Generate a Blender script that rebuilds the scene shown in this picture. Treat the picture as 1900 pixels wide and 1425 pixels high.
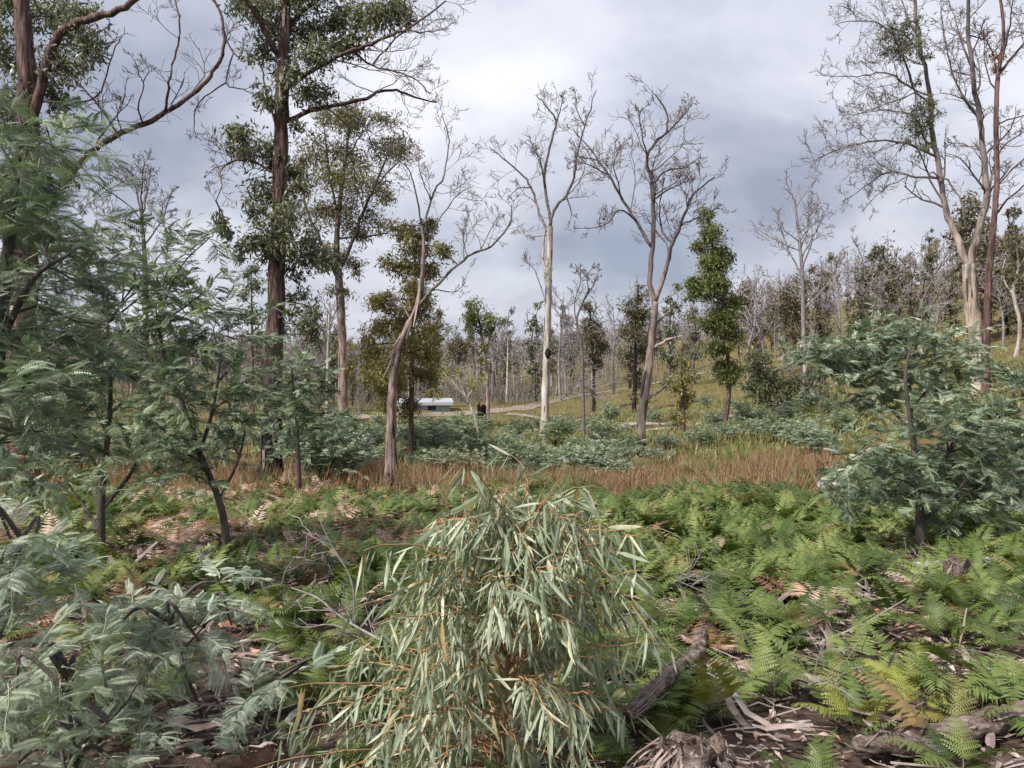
import bpy, math
import numpy as np
from mathutils import Vector, Matrix

# ------------------------------------------------------------------ clearing
for o in list(bpy.data.objects):
    bpy.data.objects.remove(o)
SC = bpy.context.scene
COL = SC.collection

# ------------------------------------------------------------------ camera
FPX, CX, HY, EYE = 1450.0, 950.0, 680.0, 1.8      # focal length and horizon of a 1900x1425 frame
cam = bpy.data.cameras.new('camera')
camo = bpy.data.objects.new('camera', cam)
COL.objects.link(camo)
cam.sensor_fit = 'HORIZONTAL'
cam.sensor_width = 36.0
cam.lens = 36.0 * FPX / 1900.0
cam.shift_y = -(712.5 - HY) / 1900.0
cam.clip_start = 0.05
cam.clip_end = 4000.0
camo.location = (0, 0, EYE)
camo.rotation_euler = (math.radians(90), 0, 0)
SC.camera = camo

# ------------------------------------------------------------------ sky, sun, exposure
SUN_EL, SUN_AZ = math.radians(46), math.radians(-128)   # azimuth clockwise from +Y (view direction)
SUN_STRENGTH, SUN_ANGLE = 4.6, 4.0
CLOUD_STRENGTH = 0.78
EXPOSURE = 0.5

W = bpy.data.worlds.new('World')
SC.world = W
W.use_nodes = True
nt = W.node_tree
nt.nodes.clear()
def N(t, **kw):
    n = nt.nodes.new(t)
    for k, v in kw.items():
        setattr(n, k, v)
    return n
def LK(a, b):
    nt.links.new(a, b)
wout = N('ShaderNodeOutputWorld')
sky = N('ShaderNodeTexSky')
sky.sky_type = 'NISHITA'
sky.sun_disc = False
sky.sun_elevation = SUN_EL
sky.sun_rotation = SUN_AZ
bg_sky = N('ShaderNodeBackground'); bg_sky.inputs[1].default_value = 0.10
LK(sky.outputs[0], bg_sky.inputs[0])
tc = N('ShaderNodeTexCoord')
sep = N('ShaderNodeSeparateXYZ'); LK(tc.outputs['Generated'], sep.inputs[0])
zadd = N('ShaderNodeMath', operation='ABSOLUTE'); LK(sep.outputs[2], zadd.inputs[0])
zad2 = N('ShaderNodeMath', operation='ADD'); LK(zadd.outputs[0], zad2.inputs[0]); zad2.inputs[1].default_value = 0.42
dx = N('ShaderNodeMath', operation='DIVIDE'); LK(sep.outputs[0], dx.inputs[0]); LK(zad2.outputs[0], dx.inputs[1])
dy = N('ShaderNodeMath', operation='DIVIDE'); LK(sep.outputs[1], dy.inputs[0]); LK(zad2.outputs[0], dy.inputs[1])
cmb = N('ShaderNodeCombineXYZ'); LK(dx.outputs[0], cmb.inputs[0]); LK(dy.outputs[0], cmb.inputs[1])
mp = N('ShaderNodeMapping'); LK(cmb.outputs[0], mp.inputs[0])
mp.inputs['Location'].default_value = (0.62, 2.42, 0.0)
n1 = N('ShaderNodeTexNoise'); LK(mp.outputs[0], n1.inputs['Vector'])
n1.inputs['Scale'].default_value = 1.55; n1.inputs['Detail'].default_value = 8; n1.inputs['Roughness'].default_value = 0.52
n1.inputs['Distortion'].default_value = 0.25
r1 = N('ShaderNodeValToRGB'); LK(n1.outputs[0], r1.inputs[0])
el = r1.color_ramp.elements
el[0].position = 0.34; el[0].color = (0.34, 0.38, 0.48, 1)
el[1].position = 0.66; el[1].color = (0.90, 0.905, 0.97, 1)
e = el.new(0.45); e.color = (0.51, 0.545, 0.645, 1)
e = el.new(0.56); e.color = (0.75, 0.765, 0.855, 1)
bg_cl = N('ShaderNodeBackground'); bg_cl.inputs[1].default_value = CLOUD_STRENGTH
# overcast skies are brighter overhead than at the horizon
rz = N('ShaderNodeMapRange'); LK(sep.outputs[2], rz.inputs[0])
rz.inputs[1].default_value = 0.0; rz.inputs[2].default_value = 0.42; rz.inputs[3].default_value = 0.90; rz.inputs[4].default_value = 1.06
rz.interpolation_type = 'SMOOTHSTEP'
mz = N('ShaderNodeMix', data_type='RGBA', blend_type='MULTIPLY'); mz.inputs[0].default_value = 1
LK(r1.outputs[0], mz.inputs[6]); LK(rz.outputs[0], mz.inputs[7])
LK(mz.outputs[2], bg_cl.inputs[0])
n2 = N('ShaderNodeTexNoise'); LK(mp.outputs[0], n2.inputs['Vector'])
n2.inputs['Scale'].default_value = 0.9; n2.inputs['Detail'].default_value = 3
r2 = N('ShaderNodeMapRange'); LK(n2.outputs[0], r2.inputs[0])
r2.inputs[1].default_value = 0.25; r2.inputs[2].default_value = 0.45
r2.inputs[3].default_value = 0.72; r2.inputs[4].default_value = 0.96
mxs = N('ShaderNodeMixShader'); LK(r2.outputs[0], mxs.inputs[0]); LK(bg_sky.outputs[0], mxs.inputs[1]); LK(bg_cl.outputs[0], mxs.inputs[2])
LK(mxs.outputs[0], wout.inputs[0])

sl = bpy.data.lights.new('sun', 'SUN')
sl.energy = SUN_STRENGTH
sl.angle = math.radians(SUN_ANGLE)
sl.color = (1.0, 0.955, 0.89)
so = bpy.data.objects.new('sun', sl)
COL.objects.link(so)
sd = Vector((math.sin(SUN_AZ) * math.cos(SUN_EL), math.cos(SUN_AZ) * math.cos(SUN_EL), math.sin(SUN_EL)))
so.rotation_euler = sd.to_track_quat('Z', 'Y').to_euler()
so.location = sd * 60

SC.view_settings.view_transform = 'Standard'
SC.view_settings.look = 'None'
SC.view_settings.gamma = 1.0
SC.view_settings.use_curve_mapping = False
SC.view_settings.exposure = EXPOSURE

# ------------------------------------------------------------------ terrain
_PY = np.array([-40, 0, 3.3, 6.5, 9.5, 17, 25, 37, 55, 110, 200, 300, 450, 700], float)
_PZ = np.array([0.3, 0.14, 0.10, -0.08, -0.30, -0.90, -1.18, -1.6, -2.05, -2.3, -1.6, 1.5, 9.0, 22.0], float)
def sstep(a, b, x):
    t = np.clip((x - a) / (b - a), 0, 1)
    return t * t * (3 - 2 * t)
def ground(x, y):
    x = np.asarray(x, float); y = np.asarray(y, float)
    z = np.interp(y, _PY, _PZ)
    s = np.clip(x - 2, 0, 70)
    z = z + (0.095 * s + 0.0023 * s * s) * sstep(8, 26, y) * (1 - 0.5 * sstep(150, 400, y))
    near = 1 - sstep(40, 120, y)
    z = z + near * (0.05 * np.sin(1.7 * x + 0.6 * y) + 0.05 * np.sin(0.9 * y - 1.3 * x + 1) + 0.03 * np.sin(3.1 * x - 2.3 * y))
    return z + (1 - near) * 0.6 * np.sin(0.05 * x + 0.03 * y)
def gz(x, y):
    return float(ground(x, y))
def P(px, py, d):
    """world point on the line of sight of a photo position at real depth d (metres)"""
    return np.array([(px - CX) / FPX * d, d, EYE + (HY - py) / FPX * d])
def G(px, d):
    x = (px - CX) / FPX * d
    return np.array([x, d, gz(x, d)])

# ------------------------------------------------------------------ mesh builder
class MB:
    def __init__(self):
        self.v = []; self.t = []; self.q = []; self.tone = []; self.n = 0
    def add(self, v, t=None, q=None, tone=None):
        v = np.asarray(v, float)
        self.v.append(v)
        if t is not None and len(t): self.t.append(np.asarray(t, int) + self.n)
        if q is not None and len(q): self.q.append(np.asarray(q, int) + self.n)
        if tone is None: tone = np.zeros(len(v))
        self.tone.append(np.broadcast_to(np.asarray(tone, float), (len(v),)))
        self.n += len(v)
    def mesh(self, name, mat, smooth=False, origin=None):
        v = np.concatenate(self.v) if self.v else np.zeros((0, 3))
        if origin is not None: v = v - np.asarray(origin)
        t = np.concatenate(self.t) if self.t else np.zeros((0, 3), int)
        q = np.concatenate(self.q) if self.q else np.zeros((0, 4), int)
        me = bpy.data.meshes.new(name)
        me.vertices.add(len(v)); me.vertices.foreach_set('co', v.astype(np.float32).ravel())
        loops = np.concatenate([t.ravel(), q.ravel()]).astype(np.int32)
        me.loops.add(len(loops)); me.loops.foreach_set('vertex_index', loops)
        npoly = len(t) + len(q)
        me.polygons.add(npoly)
        start = np.concatenate([np.arange(len(t)) * 3, len(t) * 3 + np.arange(len(q)) * 4]).astype(np.int32)
        me.polygons.foreach_set('loop_start', start)
        me.polygons.foreach_set('use_smooth', np.full(npoly, smooth))
        at = me.attributes.new('tone', 'FLOAT', 'POINT')
        at.data.foreach_set('value', np.concatenate(self.tone).astype(np.float32) if self.tone else np.zeros(0, np.float32))
        me.update(calc_edges=True)
        me.materials.append(mat)
        return me
def link(name, me, parent=None, kind=None, loc=None):
    o = bpy.data.objects.new(name, me)
    COL.objects.link(o)
    if parent is not None: o.parent = parent
    if kind: o['kind'] = kind
    if loc is not None: o.location = loc
    return o
def tag(o, label, cat, group=None):
    o['label'] = label; o['category'] = cat
    if group: o['group'] = group
    return o
def thing(name, label, cat, loc, group=None):
    o = bpy.data.objects.new(name, None)
    COL.objects.link(o)
    o.location = loc; o.empty_display_size = 0.2
    return tag(o, label, cat, group)
def part(name, mb, mat, root, origin, smooth=False, kind=None):
    if not mb.n: return None
    return link(name, mb.mesh(name, mat, smooth, origin), root, kind)
def copy_tree(o, parent=None):
    c = o.copy(); COL.objects.link(c)
    if parent is not None:
        c.parent = parent
    for ch in o.children:
        copy_tree(ch, c)
    return c

def unit(v):
    v = np.asarray(v, float)
    return v / (np.linalg.norm(v, axis=-1, keepdims=True) + 1e-12)

def tube(mb, pts, rad, sides=6, cap=True, rough=0.0, rng=None, tone=0.0):
    pts = np.asarray(pts, float); n = len(pts)
    rad = np.broadcast_to(np.asarray(rad, float), (n,))
    tan = unit(np.gradient(pts, axis=0))
    ref = np.array([0.31, 0.87, 0.11]) if abs(tan[0][2]) > 0.8 else np.array([0.05, 0.1, 1.0])
    u = unit(ref - tan * (tan @ ref)[:, None])
    w = np.cross(tan, u)
    a = np.linspace(0, 2 * np.pi, sides, endpoint=False)
    r = rad[:, None] * np.ones(sides)
    if rough and rng is not None:
        r = r * (1 + rng.normal(0, rough, (n, sides)))
    v = pts[:, None, :] + r[..., None] * (np.cos(a)[None, :, None] * u[:, None, :] + np.sin(a)[None, :, None] * w[:, None, :])
    i = np.arange(n - 1)[:, None] * sides
    j = np.arange(sides)[None, :]; k = (j + 1) % sides
    q = np.stack([i + j, i + k, i + k + sides, i + j + sides], -1).reshape(-1, 4)
    v = v.reshape(-1, 3)
    t = None
    if cap:
        v = np.concatenate([v, [pts[0] - tan[0] * rad[0] * .1, pts[-1] + tan[-1] * rad[-1] * .3]])
        j = np.arange(sides); k = (j + 1) % sides
        L = (n - 1) * sides
        t = np.concatenate([np.stack([np.full(sides, n * sides), k, j], 1), np.stack([np.full(sides, n * sides + 1), L + j, L + k], 1)])
    mb.add(v, t, q, tone)

def smooth_path(pts, m=4):
    pts = np.asarray(pts, float)
    if len(pts) < 3: 
        return np.array([pts[0] + (pts[-1] - pts[0]) * s for s in np.linspace(0, 1, m + 1)])
    p = np.vstack([2 * pts[0] - pts[1], pts, 2 * pts[-1] - pts[-2]])
    out = []
    for i in range(1, len(p) - 2):
        for s in np.linspace(0, 1, m, endpoint=False):
            a, b, c, d = p[i - 1], p[i], p[i + 1], p[i + 2]
            out.append(0.5 * (2 * b + (c - a) * s + (2 * a - 5 * b + 4 * c - d) * s * s + (3 * b - a - 3 * c + d) * s ** 3))
    out.append(p[-2])
    return np.array(out)

def inst(mb, tmpl, org, mats, tones):
    """many copies of a small template: mats columns map the template axes"""
    tv, tt, tq = tmpl
    org = np.asarray(org, float); n = len(org)
    if n == 0: return
    v = np.einsum('nij,kj->nki', mats, tv) + org[:, None, :]
    k = len(tv)
    off = (np.arange(n) * k)[:, None, None]
    t = (tt[None] + off).reshape(-1, 3) if tt is not None and len(tt) else None
    q = (tq[None] + off).reshape(-1, 4) if tq is not None and len(tq) else None
    mb.add(v.reshape(-1, 3), t, q, np.repeat(tones, k))

def frames(d, nrm_hint, L, Wd):
    d = unit(d)
    s = unit(np.cross(nrm_hint, d))
    n = np.cross(d, s)
    L = np.broadcast_to(L, (len(d),)); Wd = np.broadcast_to(Wd, (len(d),))
    return np.stack([d * L[:, None], s * Wd[:, None], n * L[:, None]], -1)

# leaf templates (x along, y side, z normal)
LEAF4 = (np.array([[0, 0, 0], [.42, .5, .06], [.42, -.5, .06], [1, 0.05, -.06]]), np.array([[0, 2, 1], [1, 2, 3]]), None)
def leaf_long(bend, curl, lod=0):
    xs = np.array([0, .1, .28, .5, .72, .9, 1.0]); hw = np.array([.03, .30, .47, .5, .38, .16, .01])
    if lod: xs = xs[[0, 2, 4, 6]]; hw = np.array([.05, .5, .42, .01])
    v = []; 
    for x, h in zip(xs, hw):
        yc = bend * math.sin(x * 2.6); zc = -curl * x * x
        v += [[x, yc + h, zc + .035 * h], [x, yc, zc], [x, yc - h, zc + .035 * h]]
    q = []
    for i in range(len(xs) - 1):
        b = i * 3
        q += [[b, b + 1, b + 4, b + 3], [b + 1, b + 2, b + 5, b + 4]]
    return (np.array(v), None, np.array(q))
def pinnate(npairs, wid, plen=1.0, droop=.28, fill=.8):
    """feathery compound leaf: rachis with pairs of narrow pinnae"""
    v = []; t = []
    us = np.linspace(0.1, 1, npairs)
    dz = lambda x: -droop * x ** 2.2
    for u in us:
        L = wid * (math.sin(min(1, u * 1.15 + .14) * math.pi * .82) ** .7 + .12) * plen
        step = fill * .45 / npairs
        for sgn in (-1, 1):
            b = len(v)
            dirx, diry = .45, sgn * .9
            v += [[u - step * .3, 0, dz(u)], [u + dirx * L * .5 - step, diry * L * .5, dz(u) - .05 * L], [u + dirx * L * .5 + step, diry * L * .5, dz(u) - .05 * L], [u + dirx * L, diry * L, dz(u) - .3 * L]]
            t += [[b, b + 1, b + 2], [b + 1, b + 3, b + 2]]
    b = len(v)
    v += [[0, .012, 0], [0, -.012, 0], [.5, .01, dz(.5)], [.5, -.01, dz(.5)], [1, 0, dz(1)]]
    t += [[b, b + 1, b + 3], [b, b + 3, b + 2], [b + 2, b + 3, b + 4]]
    return (np.array(v), np.array(t), None)
def bracken_frond(rng, npairs, npin, stipe=.32, blade=.55, a0=10, a1=95):
    """stalk rising from the ground and a broad arching triangular blade; metres"""
    n = 24
    ang = np.radians(np.interp(np.linspace(0, 1, n), [0, .35, 1], [a0, a0 + (a1 - a0) * .38, a1]))
    st = (stipe + blade) / (n - 1)
    pts = [np.zeros(3)]
    for a in ang[:-1]:
        pts.append(pts[-1] + st * np.array([math.sin(a), 0, math.cos(a)]))
    pts = np.array(pts)
    tan = unit(np.gradient(pts, axis=0)); side = np.array([0, 1., 0]); nrm = np.cross(tan, side)
    mbf = MB()
    sk_ = pts[[0, 6, 14, 23]] if npin > 4 else pts[[0, 8, 23]]
    tube(mbf, sk_, np.linspace(.0045, .0015, len(sk_)), 3, False)
    s0 = stipe / (stipe + blade)
    v = []; t = []
    base_n = mbf.n
    for u in np.linspace(0.02, .98, npairs):
        s = (s0 + (1 - s0) * u) * (n - 1)
        i = min(int(s), n - 2); f = s - i
        p = pts[i] * (1 - f) + pts[i + 1] * f
        T = tan[i]; Nn = nrm[i]
        L = blade * .40 * (1 - u) ** .75 * (1 + rng.normal(0, .08)) + .016
        for sg in (-1, 1):
            fwd = math.radians(22 + 18 * u + rng.normal(0, 4))
            D = unit(side * sg * math.cos(fwd) + T * math.sin(fwd) + Nn * (rng.normal(-.02, .08)))
            E = unit(np.cross(Nn, D))
            if npin == 0:
                b0 = len(v) + base_n; hw = L * rng.uniform(.085, .12) + .003
                m_ = p + D * L * .42 - Nn * L * .05
                v += [p, m_ + E * hw, m_ - E * hw, p + D * L * 1.05 - Nn * L * rng.uniform(.15, .4)]
                t += [[b0, b0 + 1, b0 + 2], [b0 + 1, b0 + 3, b0 + 2]]
                continue
            for k in range(npin):
                w0 = k / npin; w1 = (k + 1) / npin
                pl = L * .17 * (1 - w0) ** .7 * (1 + .25 * rng.random()) + .003
                a = p + D * L * w0 - Nn * L * .22 * w0 ** 2
                bq = p + D * L * (w0 + (w1 - w0) * (.82 if npin > 4 else 1.0)) - Nn * L * .22 * w1 ** 2
                for s2 in (-1, 1):
                    c = (a + bq) / 2 + E * s2 * pl + D * pl * .35 - Nn * .15 * pl
                    b0 = len(v) + base_n
                    v += [a, bq, c]; t.append([b0, b0 + 1, b0 + 2])
            b0 = len(v) + base_n
            e0 = p + D * L * .9 - Nn * L * .18
            v += [e0 + E * .006, e0 - E * .006, p + D * L * 1.08 - Nn * L * .26]; t.append([b0, b0 + 1, b0 + 2])
    mbf.v.append(np.array(v)); mbf.t.append(np.array(t)); mbf.tone.append(np.zeros(len(v))); mbf.n += len(v)
    V = np.concatenate(mbf.v); Q = np.concatenate(mbf.q); T3 = np.concatenate(mbf.t)
    return (V, T3, Q)

# ------------------------------------------------------------------ materials
def mat_new(name):
    m = bpy.data.materials.new(name); m.use_nodes = True
    t = m.node_tree; t.nodes.clear()
    return m, t
def srgb(h):
    c = [int(h[i:i + 2], 16) / 255 for i in (0, 2, 4)]
    return tuple((x / 12.92 if x <= .04045 else ((x + .055) / 1.055) ** 2.4) for x in c) + (1,)
def ramp(t, cols, pos=None):
    r = t.nodes.new('ShaderNodeValToRGB')
    n = len(cols)
    pos = pos or [i / (n - 1) for i in range(n)]
    e = r.color_ramp.elements
    while len(e) < n: e.new(0.5)
    for i in range(n):
        e[i].position = pos[i]; e[i].color = cols[i] if len(cols[i]) == 4 else tuple(cols[i]) + (1,)
    return r
def leaf_mat(name, cols, pos=None, rough=.5, trans=.25, spec=.4, tint=(1.0, 1.05, .55)):
    m, t = mat_new(name)
    L = t.links.new
    at = t.nodes.new('ShaderNodeAttribute'); at.attribute_name = 'tone'
    oi = t.nodes.new('ShaderNodeObjectInfo')
    ad = t.nodes.new('ShaderNodeMath'); ad.operation = 'ADD'; L(at.outputs['Fac'], ad.inputs[0]); L(oi.outputs['Random'], ad.inputs[1])
    fr = t.nodes.new('ShaderNodeMath'); fr.operation = 'FRACT'; L(ad.outputs[0], fr.inputs[0])
    r = ramp(t, cols, pos); L(fr.outputs[0], r.inputs[0])
    # fine mottling over the leaf
    ge = t.nodes.new('ShaderNodeNewGeometry')
    nz = t.nodes.new('ShaderNodeTexNoise'); nz.inputs['Scale'].default_value = 23; nz.inputs['Detail'].default_value = 2
    L(ge.outputs['Position'], nz.inputs['Vector'])
    mr = t.nodes.new('ShaderNodeMapRange'); L(nz.outputs[0], mr.inputs[0]); mr.inputs[1].default_value = .3; mr.inputs[2].default_value = .7; mr.inputs[3].default_value = .78; mr.inputs[4].default_value = 1.2
    mx = t.nodes.new('ShaderNodeMix'); mx.data_type = 'RGBA'; mx.blend_type = 'MULTIPLY'; mx.inputs[0].default_value = 1
    L(r.outputs[0], mx.inputs[6]); L(mr.outputs[0], mx.inputs[7])
    b = t.nodes.new('ShaderNodeBsdfPrincipled'); L(mx.outputs[2], b.inputs['Base Color'])
    b.inputs['Roughness'].default_value = rough; b.inputs['Specular IOR Level'].default_value = spec
    tr = t.nodes.new('ShaderNodeBsdfTranslucent')
    m2 = t.nodes.new('ShaderNodeMix'); m2.data_type = 'RGBA'; m2.blend_type = 'MULTIPLY'; m2.inputs[0].default_value = 1
    L(mx.outputs[2], m2.inputs[6]); m2.inputs[7].default_value = tint + (1,)
    L(m2.outputs[2], tr.inputs[0])
    ms = t.nodes.new('ShaderNodeMixShader'); ms.inputs[0].default_value = trans
    L(b.outputs[0], ms.inputs[1]); L(tr.outputs[0], ms.inputs[2])
    o = t.nodes.new('ShaderNodeOutputMaterial'); L(ms.outputs[0], o.inputs[0])
    return m
def bark_mat(name, cols, scale=(5, 5, 1.1), rough=.85, bump=.4, char=None, top=None, blotch=0.0, char_col=(.012, .010, .010), spec=.2, pos=None):
    m, t = mat_new(name); L = t.links.new
    tcn = t.nodes.new('ShaderNodeTexCoord')
    mpn = t.nodes.new('ShaderNodeMapping'); mpn.inputs['Scale'].default_value = scale
    L(tcn.outputs['Object'], mpn.inputs[0])
    nz = t.nodes.new('ShaderNodeTexNoise'); nz.inputs['Scale'].default_value = 2.2; nz.inputs['Detail'].default_value = 7; nz.inputs['Roughness'].default_value = .62
    L(mpn.outputs[0], nz.inputs['Vector'])
    n = len(cols)
    r = ramp(t, cols, pos or [.30 + .40 * i / (n - 1) for i in range(n)]); L(nz.outputs[0], r.inputs[0])
    col = r.outputs[0]
    if char:
        sp = t.nodes.new('ShaderNodeSeparateXYZ'); L(tcn.outputs['Object'], sp.inputs[0])
        nb = t.nodes.new('ShaderNodeTexNoise'); nb.inputs['Scale'].default_value = 1.6; nb.inputs['Detail'].default_value = 5
        L(tcn.outputs['Object'], nb.inputs['Vector'])
        ma = t.nodes.new('ShaderNodeMath'); ma.operation = 'MULTIPLY_ADD'; L(nb.outputs[0], ma.inputs[0]); ma.inputs[1].default_value = -(char[1] * 3); L(sp.outputs[2], ma.inputs[2])
        mr = t.nodes.new('ShaderNodeMapRange'); L(ma.outputs[0], mr.inputs[0])
        mr.inputs[1].default_value = char[0] - char[1] * 1.5 - char[1]; mr.inputs[2].default_value = char[0] - char[1] * 1.5 + char[1]
        mx = t.nodes.new('ShaderNodeMix'); mx.data_type = 'RGBA'; L(mr.outputs[0], mx.inputs[0])
        mx.inputs[6].default_value = char_col + (1,); L(col, mx.inputs[7]); col = mx.outputs[2]
    if top:
        sp2 = t.nodes.new('ShaderNodeSeparateXYZ'); L(tcn.outputs['Object'], sp2.inputs[0])
        nb2 = t.nodes.new('ShaderNodeTexNoise'); nb2.inputs['Scale'].default_value = .9; nb2.inputs['Detail'].default_value = 5; L(tcn.outputs['Object'], nb2.inputs['Vector'])
        ma2 = t.nodes.new('ShaderNodeMath'); ma2.operation = 'MULTIPLY_ADD'; L(nb2.outputs[0], ma2.inputs[0]); ma2.inputs[1].default_value = top[1] * 2; L(sp2.outputs[2], ma2.inputs[2])
        mr2 = t.nodes.new('ShaderNodeMapRange'); L(ma2.outputs[0], mr2.inputs[0]); mr2.inputs[1].default_value = top[0]; mr2.inputs[2].default_value = top[0] + top[1] * 2
        mx2 = t.nodes.new('ShaderNodeMix'); mx2.data_type = 'RGBA'; L(mr2.outputs[0], mx2.inputs[0]); L(col, mx2.inputs[6]); mx2.inputs[7].default_value = top[2] + (1,); col = mx2.outputs[2]
    if blotch:
        mp3 = t.nodes.new('ShaderNodeMapping'); mp3.inputs['Scale'].default_value = (scale[0] * .8, scale[1] * .8, scale[2] * 1.2); L(tcn.outputs['Object'], mp3.inputs[0])
        nb3 = t.nodes.new('ShaderNodeTexNoise'); nb3.inputs['Scale'].default_value = 1.1; nb3.inputs['Detail'].default_value = 9; nb3.inputs['Roughness'].default_value = .7; L(mp3.outputs[0], nb3.inputs['Vector'])
        mr3 = t.nodes.new('ShaderNodeMapRange'); L(nb3.outputs[0], mr3.inputs[0]); mr3.inputs[1].default_value = .46; mr3.inputs[2].default_value = .60; mr3.inputs[3].default_value = 1.0; mr3.inputs[4].default_value = 1 - blotch
        mx3 = t.nodes.new('ShaderNodeMix'); mx3.data_type = 'RGBA'; mx3.blend_type = 'MULTIPLY'; mx3.inputs[0].default_value = 1; L(col, mx3.inputs[6]); L(mr3.outputs[0], mx3.inputs[7]); col = mx3.outputs[2]
    b = t.nodes.new('ShaderNodeBsdfPrincipled'); L(col, b.inputs['Base Color'])
    b.inputs['Roughness'].default_value = rough; b.inputs['Specular IOR Level'].default_value = spec
    if bump:
        bp = t.nodes.new('ShaderNodeBump'); bp.inputs['Strength'].default_value = bump; bp.inputs['Distance'].default_value = .04
        L(nz.outputs[0], bp.inputs['Height']); L(bp.outputs[0], b.inputs['Normal'])
    o = t.nodes.new('ShaderNodeOutputMaterial'); L(b.outputs[0], o.inputs[0])
    return m

M = {}
M['euc'] = leaf_mat('gum_leaf', [(.058, .070, .038), (.100, .118, .060), (.150, .168, .092), (.235, .25, .165), (.25, .20, .095)], [0, .3, .6, .88, 1], rough=.42)
M['euc_brown'] = leaf_mat('brown_green_gum_leaf', [(.075, .072, .038), (.125, .118, .060), (.175, .165, .088), (.25, .22, .125), (.24, .15, .08)], [0, .35, .7, .92, 1], rough=.45)
M['euc_olive'] = leaf_mat('olive_gum_leaf', [(.095, .092, .028), (.165, .158, .045), (.235, .21, .065), (.32, .25, .095), (.22, .12, .05)], [0, .35, .7, .92, 1], rough=.45)
M['euc_green'] = leaf_mat('green_gum_leaf', [(.068, .085, .026), (.12, .142, .042), (.175, .195, .066), (.25, .25, .10)], rough=.45)
M['burnt_leaf'] = leaf_mat('dull_regrowth_leaf', [(.062, .062, .036), (.115, .108, .06), (.165, .142, .085), (.215, .155, .10)], rough=.6)
M['yellow'] = leaf_mat('yellow_green_leaf', [(.20, .20, .03), (.30, .28, .05), (.25, .20, .06)], rough=.5, trans=.35)
M['wattle'] = leaf_mat('wattle_leaf', [(.058, .088, .050), (.108, .152, .088), (.180, .235, .145), (.33, .385, .265), (.33, .36, .16)], [0, .3, .65, .92, 1], rough=.55, trans=.22, tint=(.9, 1.05, .6))
M['wattle_blue'] = leaf_mat('silver_wattle_leaf', [(.115, .155, .098), (.19, .24, .155), (.275, .33, .22), (.40, .445, .33)], rough=.55, trans=.2, tint=(.9, 1.05, .7))
M['wattle_mid'] = leaf_mat('dusty_wattle_leaf', [(.080, .116, .070), (.150, .200, .125), (.245, .305, .205), (.43, .475, .35)], rough=.55, trans=.22, tint=(.9, 1.05, .6))
M['wattle_silver'] = leaf_mat('silvery_wattle_leaf', [(.15, .20, .14), (.25, .31, .225), (.36, .42, .32), (.52, .56, .45)], rough=.5, trans=.2, tint=(.9, 1.05, .7))
M['wattle_fresh'] = leaf_mat('fresh_wattle_leaf', [(.12, .16, .098), (.20, .25, .155), (.29, .345, .22), (.42, .455, .24)], rough=.5, trans=.3, tint=(.95, 1.05, .6))
M['sap'] = leaf_mat('sapling_leaf', [(.17, .215, .14), (.245, .295, .20), (.33, .38, .265), (.44, .475, .36), (.53, .51, .34), (.36, .25, .11)], [0, .28, .55, .82, .95, 1], rough=.42, trans=.28, spec=.4, tint=(1.0, 1.05, .5))
M['fern'] = leaf_mat('bracken_leaf', [(.047, .080, .020), (.085, .128, .030), (.130, .182, .045), (.22, .26, .078), (.28, .19, .085)], [0, .3, .65, .93, 1], rough=.5, trans=.32, tint=(1.0, 1.0, .35))
M['fern_yellow'] = leaf_mat('yellow_bracken_leaf', [(.22, .25, .045), (.30, .32, .065), (.38, .34, .09)], rough=.5, trans=.35)
M['fern_dead'] = leaf_mat('dead_bracken_leaf', [(.14, .070, .042), (.25, .135, .085), (.37, .235, .165), (.50, .375, .30)], rough=.8, trans=.15, tint=(1, .8, .5))
M['reed'] = leaf_mat('rust_grass_blade', [(.16, .085, .050), (.26, .135, .078), (.35, .205, .13), (.22, .19, .085), (.46, .375, .28)], rough=.7, trans=.25, tint=(1, .8, .5))
M['grass'] = leaf_mat('grass_blade', [(.085, .125, .030), (.14, .18, .046), (.205, .22, .07), (.32, .30, .15)], rough=.6, trans=.25)
M['scrub'] = leaf_mat('bare_scrub_stem', [(.08, .066, .06), (.14, .118, .112), (.21, .185, .18), (.14, .12, .055), (.18, .165, .07)], [0, .35, .62, .85, 1], rough=.8, trans=.1)
M['litter'] = leaf_mat('litter_piece', [(.07, .048, .038), (.17, .115, .09), (.30, .215, .175), (.48, .40, .36), (.34, .17, .09)], rough=.85, trans=0.0)
M['strip'] = leaf_mat('bark_strip', [(.12, .085, .072), (.22, .165, .142), (.35, .29, .26), (.20, .13, .10)], rough=.85, trans=0.0)

M['strip_dark'] = leaf_mat('peeling_bark_strip', [(.055, .038, .032), (.12, .082, .068), (.22, .16, .135), (.36, .29, .25)], rough=.85, trans=0.0)
M['b_red'] = bark_mat('rough_red_bark', [(.035, .022, .020), (.085, .050, .042), (.16, .10, .082), (.27, .20, .17)], (8, 8, .9), char=(2.3, .9), blotch=.75, bump=.9)
M['b_red_dark'] = bark_mat('dark_red_bark', [(.035, .024, .023), (.09, .052, .046), (.16, .10, .085), (.25, .18, .155)], (7, 7, .8), blotch=.6, bump=.9)
M['b_pink'] = bark_mat('smooth_pink_bark', [(.12, .082, .07), (.28, .205, .17), (.42, .335, .285), (.55, .47, .41)], (4, 4, .5), rough=.7, bump=.4, char=(.5, .35), blotch=.7, top=(5.4, 1.6, (.085, .070, .065)))
M['b_pink_lean'] = bark_mat('peeling_pink_bark', [(.075, .052, .045), (.18, .125, .105), (.31, .24, .205), (.47, .40, .355)], (5, 5, .7), rough=.75, bump=.5, blotch=.85, top=(4.6, 1.5, (.17, .15, .14)))
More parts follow.
